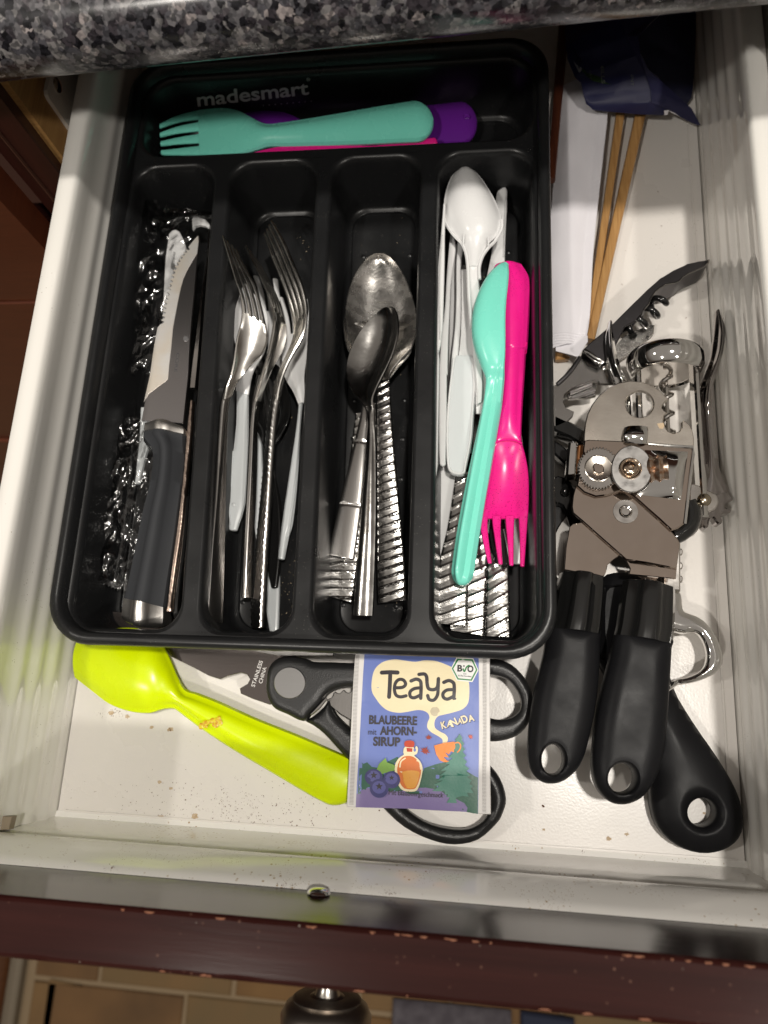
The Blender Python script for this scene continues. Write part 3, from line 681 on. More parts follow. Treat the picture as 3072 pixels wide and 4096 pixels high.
# ------------------------------------------------------------------ compartment one: steak knife, wrapped cutlery, dinner knife
o = thing('steak_knife', 'steak knife with charcoal rubber handle and serrated steel blade in the left compartment', 'knife', base_of(B_, [(650, 200), (450, 1900)], .006))
zb = .0345
def serr(F, pts, pitch, depth, z):
    if pitch == .0022: pitch, depth = .0026, .0019
    w = [Vector(at(F, x, y, z)).xy for x, y in pts]; out = []
    for i in range(len(w) - 1):
        d = w[i + 1] - w[i]; n = max(1, round(d.length / pitch)); nn = Vector((d.y, -d.x)).normalized()
        for k in range(n):
            a = w[i] + d * (k / n)
            for f, h_ in ((0, 0), (.22, .75), (.45, 1), (.62, .85), (.85, .1)): out.append(tuple(a + d * (f / n) + nn * depth * h_))
    out.append(tuple(w[-1])); return out
left = serr(A_, [(1120, 790), (1060, 850), (985, 960), (945, 1050), (915, 1150), (880, 1290), (848, 1400), (830, 1500), (815, 1600), (805, 1650)][::-1], .0022, .0012, zb)[::-1]
sp = pxl(A_, [(1228, 668), (1234, 700), (1230, 790), (1216, 880), (1196, 1080), (1178, 1300), (1152, 1560), (1130, 1850), (1112, 2212)], zb)
foot = [tuple(at(B_, 845, 205, zb).xy), tuple(at(B_, 478, 180, zb).xy)]
lf2 = pxl(A_, [(692, 2212), (722, 2000), (745, 1850), (775, 1690)], zb)
tip = pxl(A_, [(1170, 730), (1205, 690)], zb)
mb = MB(); plate(mb, [sp + foot + lf2 + left[::-1] + tip], zb, .0016, .0001)
blade = mb.build('blade', m_steeld, o)
mb = MB()
gl = serr(A_, [(1120, 792), (1060, 852), (987, 962), (947, 1052), (917, 1152), (882, 1292), (850, 1402), (832, 1502), (817, 1602), (807, 1652)][::-1], .0022, .0012, zb)[::-1]
rgt = pxl(A_, [(1226, 672), (1229, 740), (1212, 870), (1150, 970), (1100, 1060), (1060, 1150), (1032, 1250), (1000, 1400), (972, 1550), (945, 1700), (928, 1900), (905, 2100), (890, 2260)], zb) + pxl(B_, [(548, -60), (520, -20), (500, 20)], zb)
plate(mb, [rgt + lf2[:1] + lf2[1:] + gl[::-1] + tip], zb + .0002, .0004, .00008)
mb.build('ground_edge', m_steelx, blade)
mb = MB(); put_text(mb, 'CORE', A_, (985, 1965), (958, 2175), 34, zb + .00003, 0.0, up=(1, .1)); mb.build('etched_mark', mat('etch', (.13, .13, .14), .5, .8), blade)
mb = MB(); plate(mb, [pxl(A_, circ((1088, 1812), 30, 7), zb)], zb + .00025, .0003, 0); mb.build('water_spot', mat('spot', (.42, .42, .43), .4, 1.0), blade)
strip('bolster', B_, [(466, 176, 866, 212, .0365, .0365, .0022), (462, 200, 868, 240, .0372, .0372, .003), (458, 248, 866, 290, .0372, .0372, .003)], m_cap, o, t=.013, n=3)
strip('handle', B_, [(446, 256, 862, 286, .036, .0355, .0035), (448, 305, 862, 330, .0365, .0355, .004), (505, 372, 860, 388, .037, .0355, .004), (534, 430, 858, 450, .037, .0355, .004), (534, 560, 850, 590, .037, .035, .004), (505, 740, 832, 800, .037, .035, .004), (450, 940, 808, 1000, .0365, .0345, .004), (412, 1110, 785, 1180, .036, .034, .004), (372, 1300, 758, 1370, .035, .033, .004), (330, 1500, 725, 1580, .0345, .0325, .004), (290, 1670, 700, 1760, .034, .032, .004), (272, 1742, 688, 1840, .034, .032, .004)], m_grip, o, t=.0165, n=5, m=11)
strip('end_cap', B_, [(268, 1738, 690, 1836, .0342, .0322, .0042), (250, 1840, 690, 1930, .034, .032, .0042), (240, 1910, 686, 1990, .033, .031, .004)], m_cap, o, t=.017, n=3, e1=.0045, m=11)
# dinner knife standing on its edge beside it
o = thing('dinner_knife', 'thin dinner knife standing on its edge between the steak knife and the first divider', 'knife', base_of(B_, [(900, 200), (740, 1800)], .006))
strip('blade', A_, [(1340, 590, 1350, 590, .034, .034), (1318, 900, 1334, 900, .034, .034), (1282, 1150, 1300, 1150, .034, .034), (1245, 1400, 1270, 1400, .034, .034), (1195, 1800, 1240, 1800, .0335, .0335), (1150, 2150, 1210, 2150, .033, .033), (1130, 2350, 1190, 2350, .033, .033)], m_chromed, o, t=.013, side=.3)
strip('handle', B_, [(905, 0, 935, 0, .033, .033), (878, 200, 925, 200, .033, .033), (860, 400, 908, 400, .033, .033), (845, 600, 890, 600, .0325, .0325), (812, 900, 860, 900, .0325, .0325), (778, 1150, 838, 1150, .032, .032), (745, 1400, 800, 1400, .032, .032), (715, 1650, 765, 1650, .0315, .0315), (692, 1868, 742, 1868, .0315, .0315)], mat('edge_wood_reflection', (.55, .43, .36), .28, 1.0, bump=(500, .4)), o, t=.004, n=6, hf=lambda u, s: .0002 * math.sin(u * 1300))  # steel edge, with the brown reflection of wood painted into its colour
strip('ribbed_side', B_, [(850, 850, 868, 850, .031, .026), (830, 1150, 862, 1150, .031, .022), (800, 1400, 858, 1400, .0305, .020), (765, 1650, 835, 1650, .030, .018), (745, 1868, 830, 1868, .0295, .017), (760, 1925, 800, 1925, .0285, .018)], m_blkg, o, t=.003, n=14, hf=ribs(.0038, .0009, -.5))
# clear wrapped white cutlery
w = thing('wrapped_cutlery_pack', 'crinkled clear plastic sleeve with disposable white cutlery under the steak knife', 'cutlery pack', base_of(B_, [(300, 300)], .006))
mb = MB(); plate(mb, [pxl(A_, [(900, 645), (935, 610), (975, 600), (1015, 625), (1055, 700), (1085, 790), (1075, 850), (1000, 950), (960, 1100), (900, 2212), (800, 2212), (850, 1100), (862, 900)], .0255)], .0255, .002, .0004); mb.build('white_knife', m_white, w)
mb = MB(); plate(mb, [pxl(B_, [(470, 60), (560, 60), (560, 330), (505, 500), (450, 740), (415, 740), (440, 500), (458, 330)], .020)], .020, .0025, .0005); mb.build('white_handle', m_white2, w)
mb = MB(); plate(mb, [pxl(A_, [(1150, 490), (1165, 465), (1230, 462), (1300, 485), (1350, 545), (1345, 585), (1300, 560), (1240, 548), (1190, 560), (1160, 600)], .026)], .026, .002, .0004); mb.build('white_fork_end', m_white, w)
mb = MB(); plate(mb, [pxl(B_, [(412, 0), (432, 0), (385, 700), (330, 1200), (235, 1650), (215, 1650), (300, 1200), (360, 700)], .013)], .013, .002, .0004); mb.build('clear_spoon_stem', film('clear_plastic', .12, .6), w)
def wrap(name, F, rows, z, amp, nx=44, sub=18, seed=0):
    rows = cat(rows, sub); mb = MB(); vs = []
    for j, (xl, yl, xr, yr) in enumerate(rows):
        for i in range(nx + 1):
            a = i / nx; x = xl + (xr - xl) * a; y = yl + (yr - yl) * a; p = at(F, x, y, z)
            q = Vector((p.x * 95 + p.y * 25, p.y * 60 - p.x * 40, seed)); q2 = Vector((p.x * 190 - p.y * 70, p.y * 120 + p.x * 60, seed + 9))
            n_ = (1 - 2.2 * abs(noise.noise(q))) * .8 + (1 - 2.4 * abs(noise.noise(q2))) * .45 + .5 * noise.noise(Vector((p.x * 40, p.y * 12, seed + 3))) - .5
            e = min(1, 6 * min(a, 1 - a) + .2)
            vs.append(p + Vector((0, 0, amp * n_ * e)))
    n = nx + 1; mb.add(vs, [[j * n + i, j * n + i + 1, (j + 1) * n + i + 1, (j + 1) * n + i] for j in range(len(rows) - 1) for i in range(nx)])
    return mb.build(name, m_film, w)
m_film = film('crinkled_film', .035, .95)
wrap('wrapper', A_, [(600, 262, 1120, 395), (612, 400, 1250, 410), (600, 500, 1240, 520), (565, 700, 1200, 720), (545, 900, 1130, 920), (528, 1150, 1000, 1150), (510, 1400, 950, 1400), (500, 1700, 900, 1700), (502, 1850, 880, 1850), (470, 2050, 860, 2050), (425, 2212, 860, 2212)], .0330, .0022, seed=1)
wrap('wrapper', B_, [(300, 150, 560, 170), (240, 360, 580, 340), (190, 545, 580, 540), (130, 800, 560, 800), (92, 1100, 500, 1120), (70, 1400, 430, 1420), (66, 1530, 400, 1560), (110, 1625, 340, 1690)], .026, .0032, seed=5)
# zig-zag sealed ends
def zig(F, a, b, n, h, z):
    mb = MB(); A, B = at(F, *a, z), at(F, *b, z); d = B - A; nn = Vector((-d.y, d.x, 0)).normalized() * h
    vs = []; fs = []
    for k in range(n):
        p = A + d * (k / n); q = A + d * ((k + 1) / n); vs += [p - nn * 2, q - nn * 2, q, (p + q) / 2 + nn, p]; b_ = 5 * k; fs.append([b_, b_ + 1, b_ + 2, b_ + 3, b_ + 4])
    mb.add(vs, fs, 0, False); mb.build('sealed_edge', m_seal, w)
m_seal = film('sealed_film', .28, .9)
zig(A_, (610, 262), (770, 285), 9, .0009, .030); zig(A_, (845, 375), (1110, 385), 9, .0010, .031); zig(A_, (1160, 400), (1380, 480), 8, .0009, .031); zig(B_, (285, 1675), (72, 1585), 8, .0012, .0175)
# ------------------------------------------------------------------ compartment two: forks
def handle_pts(*a): return a
# white and black disposables lowest
o = thing('plastic_spoon', 'white plastic spoon under the leftmost steel fork, its handle end beside the fork handle', 'spoon', base_of(D_, [(340, 800)], .006))
strip('bowl', C_, [(520, 900, 600, 920, .0270, .0270, .001), (440, 1150, 780, 1150, .0270, .0270, .004), (422, 1400, 800, 1420, .0265, .0265, .004), (450, 1600, 760, 1640, .0250, .0250, .003), (470, 1800, 640, 1850, .0220, .0220, .0015), (445, 2050, 590, 2100, .0195, .0195, .0008)], m_white, o, t=.0016, e0=.003)
strip('handle', D_, [(325, 90, 425, 60, .0195, .0195, 0), (325, 350, 425, 350, .0190, .0190, .0002), (300, 600, 424, 600, .0185, .0185, .0002), (268, 800, 415, 830, .0180, .0180, .0002), (258, 1000, 395, 1040, .0180, .0180, .0002), (268, 1235, 335, 1238, .0180, .0180, 0)], m_white2, o, t=.0035, e1=.0008, pw=8)
strip('raised_edge', D_, [(300, 610, 312, 610, .0192, .0192), (285, 800, 297, 800, .0187, .0187), (268, 1010, 280, 1010, .0187, .0187), (278, 1200, 288, 1200, .0187, .0187)], m_white2, o, t=.001)
mb = MB(); lathe(mb, at(D_, 312, 1045, .0180), (0, 0, 1), [(0, .0012), (.0004, .0011), (.0006, .0008), (.0007, .0002)], 16); mb.build('moulding_mark', m_white2, o)
o = thing('plastic_fork', 'white plastic fork with its long handle end lowest in the fork compartment', 'fork', base_of(D_, [(600, 1800)], .006))
mb = MB(); comb(mb, wstations(C_, [(640, 780, 915, 820, .0125, .0125), (700, 960, 935, 980, .0128, .0128), (735, 1180, 950, 1200, .013, .013)]), 3, .55, .30, t=.0016)
loft(mb, wstations(C_, [(732, 1170, 950, 1190, .013, .013, .0005), (750, 1350, 1000, 1350, .013, .013, .002), (800, 1550, 1000, 1560, .012, .012, .002), (830, 1800, 960, 1800, .0115, .0115, .001)]), t=.0016); mb.build('fork_head', m_white, o)
strip('handle', D_, [(430, 100, 520, 60, .0115, .0115, 0), (440, 400, 530, 400, .010, .010, 0), (450, 800, 545, 800, .009, .009, 0), (470, 1200, 600, 1200, .0085, .0085, 0), (520, 1500, 665, 1500, .0085, .0085, 0), (548, 1780, 680, 1720, .0085, .0085, 0), (592, 2052, 668, 2048, .0085, .0085, 0)], m_white2, o, t=.003, e1=.0008)
strip('raised_edge', D_, [(540, 1700, 552, 1700, .0093, .0093), (562, 1850, 574, 1850, .0093, .0093), (600, 2030, 612, 2030, .0093, .0093)], m_white2, o, t=.001)
o = thing('plastic_fork', 'white plastic fork leaning against the right side of the fork compartment', 'fork', base_of(D_, [(780, 900)], .006))
mb = MB(); comb(mb, wstations(C_, [(930, 1020, 1245, 1040, .018, .018), (990, 1250, 1260, 1200, .018, .018), (1010, 1450, 1270, 1400, .018, .018)]), 4, .55, .3, t=.0016)
loft(mb, wstations(C_, [(1008, 1440, 1270, 1390, .018, .018, .001), (960, 1700, 1240, 1650, .018, .018, .0025), (990, 1900, 1210, 1850, .018, .018, .0025), (1080, 2060, 1210, 1980, .018, .018, .0018), (1140, 2200, 1225, 2180, .018, .018, .001)]), t=.0016); mb.build('fork_head', m_white, o)
strip('handle', D_, [(800, 60, 868, 20, .0175, .018, .0008), (828, 200, 866, 180, .0175, .0175, .0006), (815, 450, 852, 450, .0175, .0165, .0004), (780, 700, 842, 700, .0175, .0155, .0004), (740, 950, 825, 950, .017, .0145, .0004), (705, 1200, 795, 1200, .0165, .014, .0004), (690, 1290, 765, 1300, .016, .014, .0003), (672, 1470, 728, 1478, .0155, .014, .0002)], m_white2, o, t=.0035, e1=.0006)
strip('raised_edge', D_, [(812, 800, 820, 800, .0158, .0155), (790, 1000, 800, 1000, .0158, .0155), (745, 1300, 756, 1300, .0152, .015)], m_white2, o, t=.0012)
o = thing('plastic_spoon', 'glossy black plastic spoon among the forks, bowl facing up', 'spoon', base_of(D_, [(620, 700)], .006))
strip('bowl', D_, [(440, -60, 690, -40, .0155, .0155, -.004), (432, 80, 730, 60, .016, .016, -.006), (434, 230, 770, 230, .016, .016, -.0065), (452, 360, 755, 360, .0155, .0155, -.006), (500, 470, 700, 470, .015, .015, -.004), (545, 580, 630, 580, .0142, .0142, -.001), (570, 680, 620, 680, .014, .014, 0)], m_blkg, o, t=.0013, e0=.006)
strip('handle', D_, [(565, 640, 622, 640, .0142, .0142, 0), (555, 800, 655, 850, .0135, .0135, 0), (545, 1050, 690, 1050, .013, .013, 0), (545, 1300, 700, 1300, .0125, .0125, 0), (562, 1480, 690, 1480, .012, .012, 0), (605, 1700, 665, 1695, .0115, .0115, 0)], m_blkg, o, t=.0026, e1=.0012)
strip('raised_edge', D_, [(640, 830, 650, 830, .0144, .0144), (675, 1100, 686, 1100, .0138, .0138), (680, 1400, 690, 1400, .013, .013), (652, 1680, 662, 1680, .0122, .0122)], m_blkg, o, t=.0012)
# steel forks
o = thing('steel_fork', 'leftmost steel fork with plain squared handle tilted on its edge in the fork compartment', 'fork', base_of(D_, [(170, 1200)], .006))
mb = MB()
comb(mb, wstations(C_, [(305, 332, 475, 500, .0490, .0460), (372, 560, 580, 715, .0520, .0485), (440, 800, 680, 900, .0530, .0490), (500, 1000, 745, 1120, .0525, .0480), (520, 1180, 790, 1330, .0515, .0470)]), 4, .45, .2, t=.0017)
loft(mb, wstations(C_, [(519, 1160, 788, 1310, .0516, .0470, -.0002), (505, 1290, 803, 1400, .0510, .0460, -.001), (460, 1460, 800, 1520, .0500, .0450, -.002), (438, 1600, 745, 1650, .0490, .0440, -.002), (420, 1740, 640, 1760, .0480, .0435, -.0014), (390, 1880, 560, 1860, .0470, .0430, -.0006), (350, 2010, 470, 1980, .0460, .0425, 0), (325, 2150, 420, 2110, .0450, .0420, 0)]), t=.0019)
mb.build('fork_head', m_tine, o)
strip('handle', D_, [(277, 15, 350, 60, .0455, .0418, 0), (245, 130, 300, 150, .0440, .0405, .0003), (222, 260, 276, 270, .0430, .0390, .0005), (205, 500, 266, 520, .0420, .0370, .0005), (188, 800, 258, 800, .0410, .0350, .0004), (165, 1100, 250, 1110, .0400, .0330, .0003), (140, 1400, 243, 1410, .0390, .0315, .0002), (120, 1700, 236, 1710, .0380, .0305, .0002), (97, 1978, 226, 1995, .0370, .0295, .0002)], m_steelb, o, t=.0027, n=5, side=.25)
o = thing('steel_fork', 'middle steel fork, narrow and turned on its side, of the three in the fork compartment', 'fork', base_of(D_, [(440, 1200)], .006))
mb = MB()
comb(mb, wstations(C_, [(562, 440, 690, 600, .035, .030), (640, 590, 780, 740, .037, .031), (730, 770, 880, 930, .038, .031), (815, 960, 960, 1120, .038, .030), (862, 1120, 1000, 1290, .037, .029)]), 4, .45, .22, t=.0016)
loft(mb, wstations(C_, [(860, 1105, 998, 1270, .037, .029, 0), (880, 1230, 1025, 1370, .0365, .028, -.0014), (862, 1400, 1020, 1500, .0355, .027, -.002), (830, 1570, 985, 1610, .0345, .0265, -.002), (800, 1700, 930, 1700, .0335, .0265, -.0012), (760, 1840, 860, 1830, .0325, .0265, -.0004), (710, 2000, 800, 1990, .0315, .026, 0), (672, 2170, 745, 2170, .0305, .025, 0)]), t=.0019)
mb.build('fork_head', m_tine, o)
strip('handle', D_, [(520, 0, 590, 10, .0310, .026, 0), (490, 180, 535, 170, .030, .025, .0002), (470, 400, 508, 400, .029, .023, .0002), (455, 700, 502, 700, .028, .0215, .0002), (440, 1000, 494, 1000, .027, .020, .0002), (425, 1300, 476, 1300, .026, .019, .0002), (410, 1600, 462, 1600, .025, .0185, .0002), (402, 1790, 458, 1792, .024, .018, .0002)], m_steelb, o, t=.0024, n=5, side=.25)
o = thing('steel_fork', 'rightmost steel fork with rope ribbed handle on edge in the fork compartment', 'fork', base_of(D_, [(530, 1200)], .006))
mb = MB()
comb(mb, wstations(C_, [(750, 330, 845, 163, .036, .041), (830, 560, 975, 390, .038, .044), (920, 780, 1085, 650, .038, .045), (1000, 1000, 1175, 880, .037, .0445), (1060, 1200, 1222, 1080, .035, .043), (1085, 1330, 1226, 1200, .034, .042)]), 4, .40, .24, t=.0020)
loft(mb, wstations(C_, [(1084, 1310, 1226, 1180, .034, .042, 0), (1080, 1420, 1205, 1350, .033, .0415, -.001), (1050, 1540, 1150, 1490, .032, .0405, -.0012), (990, 1680, 1070, 1630, .031, .0395, -.0006), (920, 1830, 985, 1800, .030, .0385, 0), (868, 2010, 925, 1980, .029, .0375, 0), (845, 2160, 895, 2150, .028, .0365, 0)]), t=.0019)
mb.build('fork_head', m_tine, o)
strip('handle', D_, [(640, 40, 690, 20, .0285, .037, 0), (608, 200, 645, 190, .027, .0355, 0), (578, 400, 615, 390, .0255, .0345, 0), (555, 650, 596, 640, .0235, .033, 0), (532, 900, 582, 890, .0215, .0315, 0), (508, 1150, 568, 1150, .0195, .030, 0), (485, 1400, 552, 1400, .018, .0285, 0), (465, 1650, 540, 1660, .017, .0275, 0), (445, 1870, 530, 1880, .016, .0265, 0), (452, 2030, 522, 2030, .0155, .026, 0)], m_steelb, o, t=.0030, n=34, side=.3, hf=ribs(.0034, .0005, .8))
# ------------------------------------------------------------------ compartment three: spoons
def ribbed_handle(F, st, parent, n=18, pitch=.0043, skew=.16, t=.0022):
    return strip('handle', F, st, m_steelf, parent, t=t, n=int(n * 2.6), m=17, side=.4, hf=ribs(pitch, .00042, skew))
o = thing('steel_spoon', 'steel spoon beneath the top one, its rope ribbed handle angled left', 'spoon', base_of(F_, [(260, 1500)], .006))
strip('bowl', E_, [(600, 260, 860, 260, .0220, .0220, -.003), (450, 500, 1040, 500, .0220, .0220, -.006), (350, 850, 1120, 850, .0215, .0215, -.007), (343, 1050, 1135, 1050, .0210, .0210, -.007), (400, 1270, 1090, 1270, .0210, .0210, -.006), (560, 1450, 940, 1450, .0215, .0215, -.003), (640, 1560, 860, 1560, .0220, .0220, -.001), (640, 1650, 830, 1640, .0225, .0225, 0)], m_steel, o, t=.0013, e0=.002)
ribbed_handle(F_, [(380, 120, 520, 100, .0220, .0220, .0003), (330, 500, 500, 480, .0200, .0200, .0004), (250, 1000, 450, 1000, .0180, .0180, .0005), (165, 1400, 400, 1450, .0160, .0160, .0005), (122, 1730, 352, 1790, .0150, .0150, .0005)], o)
o = thing('steel_spoon', 'lowest steel spoon, only its ribbed handle corner showing at the left', 'spoon', base_of(F_, [(200, 1300)], .006))
ribbed_handle(F_, [(420, 500, 560, 500, .0185, .0185, .0003), (270, 1000, 430, 1000, .0173, .0173, .0003), (112, 1390, 300, 1400, .0163, .0163, .0003), (104, 1485, 290, 1490, .0163, .0163, .0003)], o)
strip('bowl', E_, [(380, 1000, 1120, 1000, .0210, .0210, -.004), (420, 1270, 1080, 1270, .0210, .0210, -.004), (600, 1450, 900, 1450, .0210, .0210, -.002), (650, 1600, 830, 1600, .0205, .0205, 0)], m_steel, o, t=.0012, e0=.005)
o = thing('steel_spoon', 'steel spoon whose smooth handle with two cross lines flares toward the lower left', 'spoon', base_of(F_, [(300, 800)], .006))
strip('bowl', E_, [(420, 800, 1080, 800, .0185, .0185, -.0045), (480, 1100, 1050, 1100, .0185, .0185, -.005), (600, 1400, 900, 1400, .0195, .0195, -.002), (600, 1700, 720, 1700, .0220, .0220, 0)], m_steel, o, t=.0012, e0=.005)
def lines2(u, s): return -.00035 * math.exp(-((u - .0210) / .0006) ** 2) - .00035 * math.exp(-((u - .0545) / .0006) ** 2)
strip('handle', F_, [(438, 30, 560, 30, .0235, .0235, .0003), (405, 200, 500, 210, .0230, .0230, .0003), (335, 500, 470, 510, .0220, .0220, .0003), (265, 790, 445, 805, .0205, .0205, .0003), (195, 1080, 410, 1110, .0190, .0190, .0004), (128, 1360, 368, 1405, .0178, .0178, .0004)], m_steelb, o, t=.0022, n=30, e1=.0012, hf=lines2)
o = thing('steel_spoon', 'topmost big steel tablespoon with shiny bowl up and straight rope ribbed handle', 'spoon', base_of(E_, [(760, 800)], .006))
strip('bowl', E_, [(660, 186, 815, 184, .0255, .0255, -.002), (585, 232, 885, 228, .0253, .0253, -.004), (480, 370, 990, 362, .025, .025, -.0048), (400, 560, 1070, 540, .0245, .0245, -.006), (358, 800, 1150, 790, .024, .024, -.0068), (368, 1000, 1162, 1000, .0235, .0235, -.0068), (430, 1200, 1110, 1200, .0235, .0235, -.0062), (560, 1370, 960, 1370, .024, .024, -.0045), (660, 1500, 870, 1490, .0245, .0245, -.003), (700, 1595, 856, 1585, .0252, .0252, -.0010)], m_steel, o, t=.0015, n=10, m=25, e0=.0008, pw=2.2)
ribbed_handle(E_, [(700, 1575, 856, 1565, .0255, .0255, -.0006), (706, 1700, 858, 1690, .0255, .0255, 0), (708, 1900, 872, 1890, .025, .025, .0003), (708, 2150, 888, 2140, .024, .024, .0004)], o, n=22)
o2 = ribbed_handle(F_, [(566, 120, 700, 110, .0243, .0243, .0004), (566, 420, 722, 410, .0225, .0225, .0004), (566, 800, 758, 780, .0195, .0195, .0005), (566, 1200, 795, 1170, .017, .017, .0005), (568, 1500, 820, 1470, .0155, .0155, .0005), (578, 1795, 835, 1770, .0142, .0142, .0005)], o, n=26)
o = thing('teaspoon', 'small steel teaspoon lying tilted across the big spoon, smooth narrow handle stamped with letters', 'spoon', base_of(F_, [(480, 1000)], .006))
multi(E_, [(806, 764, 900, 772, .030, .040, -.001, .0013), (740, 803, 932, 830, .0305, .0415, -.003, .0013), (650, 880, 948, 920, .031, .0425, -.0052, .0013), (545, 1000, 950, 1010, .0315, .043, -.007, .0013), (438, 1180, 935, 1120, .0315, .043, -.0083, .0013), (376, 1370, 893, 1270, .0315, .0425, -.0085, .0013), (372, 1535, 838, 1400, .0315, .0415, -.0075, .0014), (425, 1690, 768, 1540, .032, .0400, -.005, .0016), (500, 1785, 705, 1670, .0325, .0385, -.0025, .0019), (548, 1860, 668, 1780, .033, .0372, -.001, .0022), 
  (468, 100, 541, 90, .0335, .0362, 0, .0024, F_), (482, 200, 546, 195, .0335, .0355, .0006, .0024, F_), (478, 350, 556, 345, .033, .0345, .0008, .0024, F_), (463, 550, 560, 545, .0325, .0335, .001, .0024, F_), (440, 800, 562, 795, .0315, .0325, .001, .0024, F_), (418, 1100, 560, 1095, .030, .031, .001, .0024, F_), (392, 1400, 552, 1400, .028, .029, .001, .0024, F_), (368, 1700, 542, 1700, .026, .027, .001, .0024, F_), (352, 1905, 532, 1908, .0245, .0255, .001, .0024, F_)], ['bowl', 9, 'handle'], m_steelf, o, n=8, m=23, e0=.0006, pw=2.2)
mb = MB(); zt_ = (.0318, 0, .030)
put_text(mb, 'STAINLESS', F_, (486, 830), (474, 1060), 22, .0327, .01, up=(1, .05)); put_text(mb, 'CHINA', F_, (474, 1080), (468, 1185), 20, .0318, .01, up=(1, .05))
mb.build('stamped_lettering', mat('stamp', (.2, .17, .14), .5, .9), o)
# ------------------------------------------------------------------ compartment four
ks = [('left', [(262, 900, 420, 900), (200, 1300, 390, 1300), (110, 1700, 358, 1700), (96, 2012, 353, 2032)], .0205), ('mid', [(400, 900, 520, 900), (345, 1300, 505, 1300), (250, 1800, 490, 1800), (212, 2065, 478, 2108)], .0105), ('right', [(500, 900, 640, 900), (495, 1300, 650, 1300), (487, 1800, 664, 1800), (480, 2108, 672, 2118)], .0125)]
labs = ['table knife with ribbed handle, leftmost of the three at the bottom of the right compartment', 'table knife with ribbed handle, middle one and furthest down in the right compartment', 'table knife with ribbed handle, rightmost of the three under the pink fork tines']
for (nm, hp, z), lb in zip(ks, labs):
    o = thing('table_knife', lb, 'knife', base_of(H_, [(hp[-1][0], hp[-1][1])], .006), 'ribbed steel table knives')
    ribbed_handle(H_, [(a, b_, c_, d_, z, z, .0004) for a, b_, c_, d_ in hp], o, n=26, pitch=.0062, skew=.23, t=.003)
    dx = {'left': 0, 'mid': 130, 'right': 270}[nm]
    strip('blade', G_, [(420 + dx, 1100, 480 + dx, 1120, z, z), (400 + dx, 1700, 500 + dx, 1700, z, z), (380 + dx, 2500, 540 + dx, 2500, z, z), (370 + dx, 3000, 530 + dx, 3000, z, z)], m_steelb, o, t=.0015)
def ridge(F, st, par, m_=None, name='raised_edge'): return strip(name, F, st, m_ or m_white, par, t=.0012)
o = thing('plastic_knife', 'long white plastic knife reaching furthest back at the right under the pink handle', 'knife', base_of(G_, [(820, 700)], .006))
strip('blade', G_, [(800, 345, 868, 345, .0195, .0195), (762, 420, 880, 400, .0195, .0195), (730, 900, 858, 900, .0190, .0190), (640, 1400, 850, 1400, .0185, .0185), (600, 2000, 850, 2000, .018, .018)], m_white, o, t=.002, e0=.002)
strip('handle', H_, [(520, 300, 700, 300, .018, .018), (510, 800, 770, 760, .0175, .0175), (560, 1100, 790, 1050, .0165, .0165), (600, 1300, 795, 1300, .016, .016), (650, 1560, 748, 1572, .0155, .0155)], m_white, o, t=.0026, e1=.0006)
ridge(G_, [(860, 420, 872, 420, .0205, .0205), (842, 800, 855, 800, .020, .020), (836, 1020, 848, 1020, .020, .020)], o); ridge(H_, [(612, 1320, 624, 1320, .0168, .0168), (655, 1540, 668, 1540, .0163, .0163)], o)
o = thing('plastic_fork', 'black plastic cutlery handle showing between the pink fork tines', 'cutlery', base_of(H_, [(560, 1400)], .006))
strip('handle', H_, [(440, 850, 600, 850, .0172, .0172), (480, 1200, 620, 1200, .0168, .0168), (510, 1420, 650, 1420, .0164, .0164), (555, 1560, 660, 1575, .016, .016)], m_blkg, o, t=.002, e1=.0015)
ridge(H_, [(505, 1300, 516, 1300, .0175, .0175), (528, 1450, 540, 1450, .0172, .0172), (560, 1545, 574, 1545, .0168, .0168)], o, m_blkg)
o = thing('plastic_spoon', 'white plastic handle ending between the teal handle and the pink tines', 'cutlery', base_of(H_, [(470, 1300)], .006))
strip('handle', H_, [(400, 100, 470, 200, .020, .020), (440, 500, 548, 500, .0195, .0195), (420, 900, 540, 900, .019, .019), (410, 1150, 525, 1150, .0185, .0185), (412, 1335, 508, 1345, .018, .018)], m_white, o, t=.0026, e1=.0006)
ridge(H_, [(505, 1230, 516, 1230, .0195, .0195), (500, 1320, 510, 1320, .0192, .0192)], o)
o = thing('plastic_knife', 'white plastic knife pointing to the front, saw teeth tip beside the teal handle', 'knife', base_of(H_, [(200, 1200)], .006))
zq = .0185
te = serr(H_, [(300, 1150), (255, 1350), (215, 1470), (155, 1575)], .0011, -.0006, zq)
mb = MB(); plate(mb, [pxl(H_, [(150, 1588), (120, 1592), (95, 1580), (88, 1550), (92, 1350), (108, 1100), (125, 880), (140, 500), (330, 500), (330, 950)], zq) + te], zq, .0018, .0004)
plate(mb, [pxl(H_, [(128, 900), (142, 880), (118, 1300), (104, 1530), (94, 1530), (98, 1300)], zq)], zq + .0007, .001, .0003); mb.build('blade', m_white, o)
strip('handle', G_, [(330, 900, 420, 900, .019, .019), (300, 1500, 420, 1500, .019, .019), (280, 2212, 400, 2212, .0187, .0187), (240, 2500, 440, 2500, .0186, .0186)], m_white, o, t=.002)
o = thing('plastic_knife', 'white plastic knife with saw teeth edge, leftmost in the right compartment', 'knife', base_of(G_, [(190, 1400)], .006))
strip('handle', G_, [(232, 500, 255, 520, .0410, .0410), (208, 800, 250, 800, .0410, .0410), (180, 1100, 248, 1100, .0410, .0410), (165, 1400, 240, 1400, .0410, .0410), (150, 1700, 230, 1700, .0410, .0410), (150, 1880, 212, 1880, .0410, .0410), (170, 1965, 192, 1965, .0410, .0410)], m_white, o, t=.0024, e0=.002)
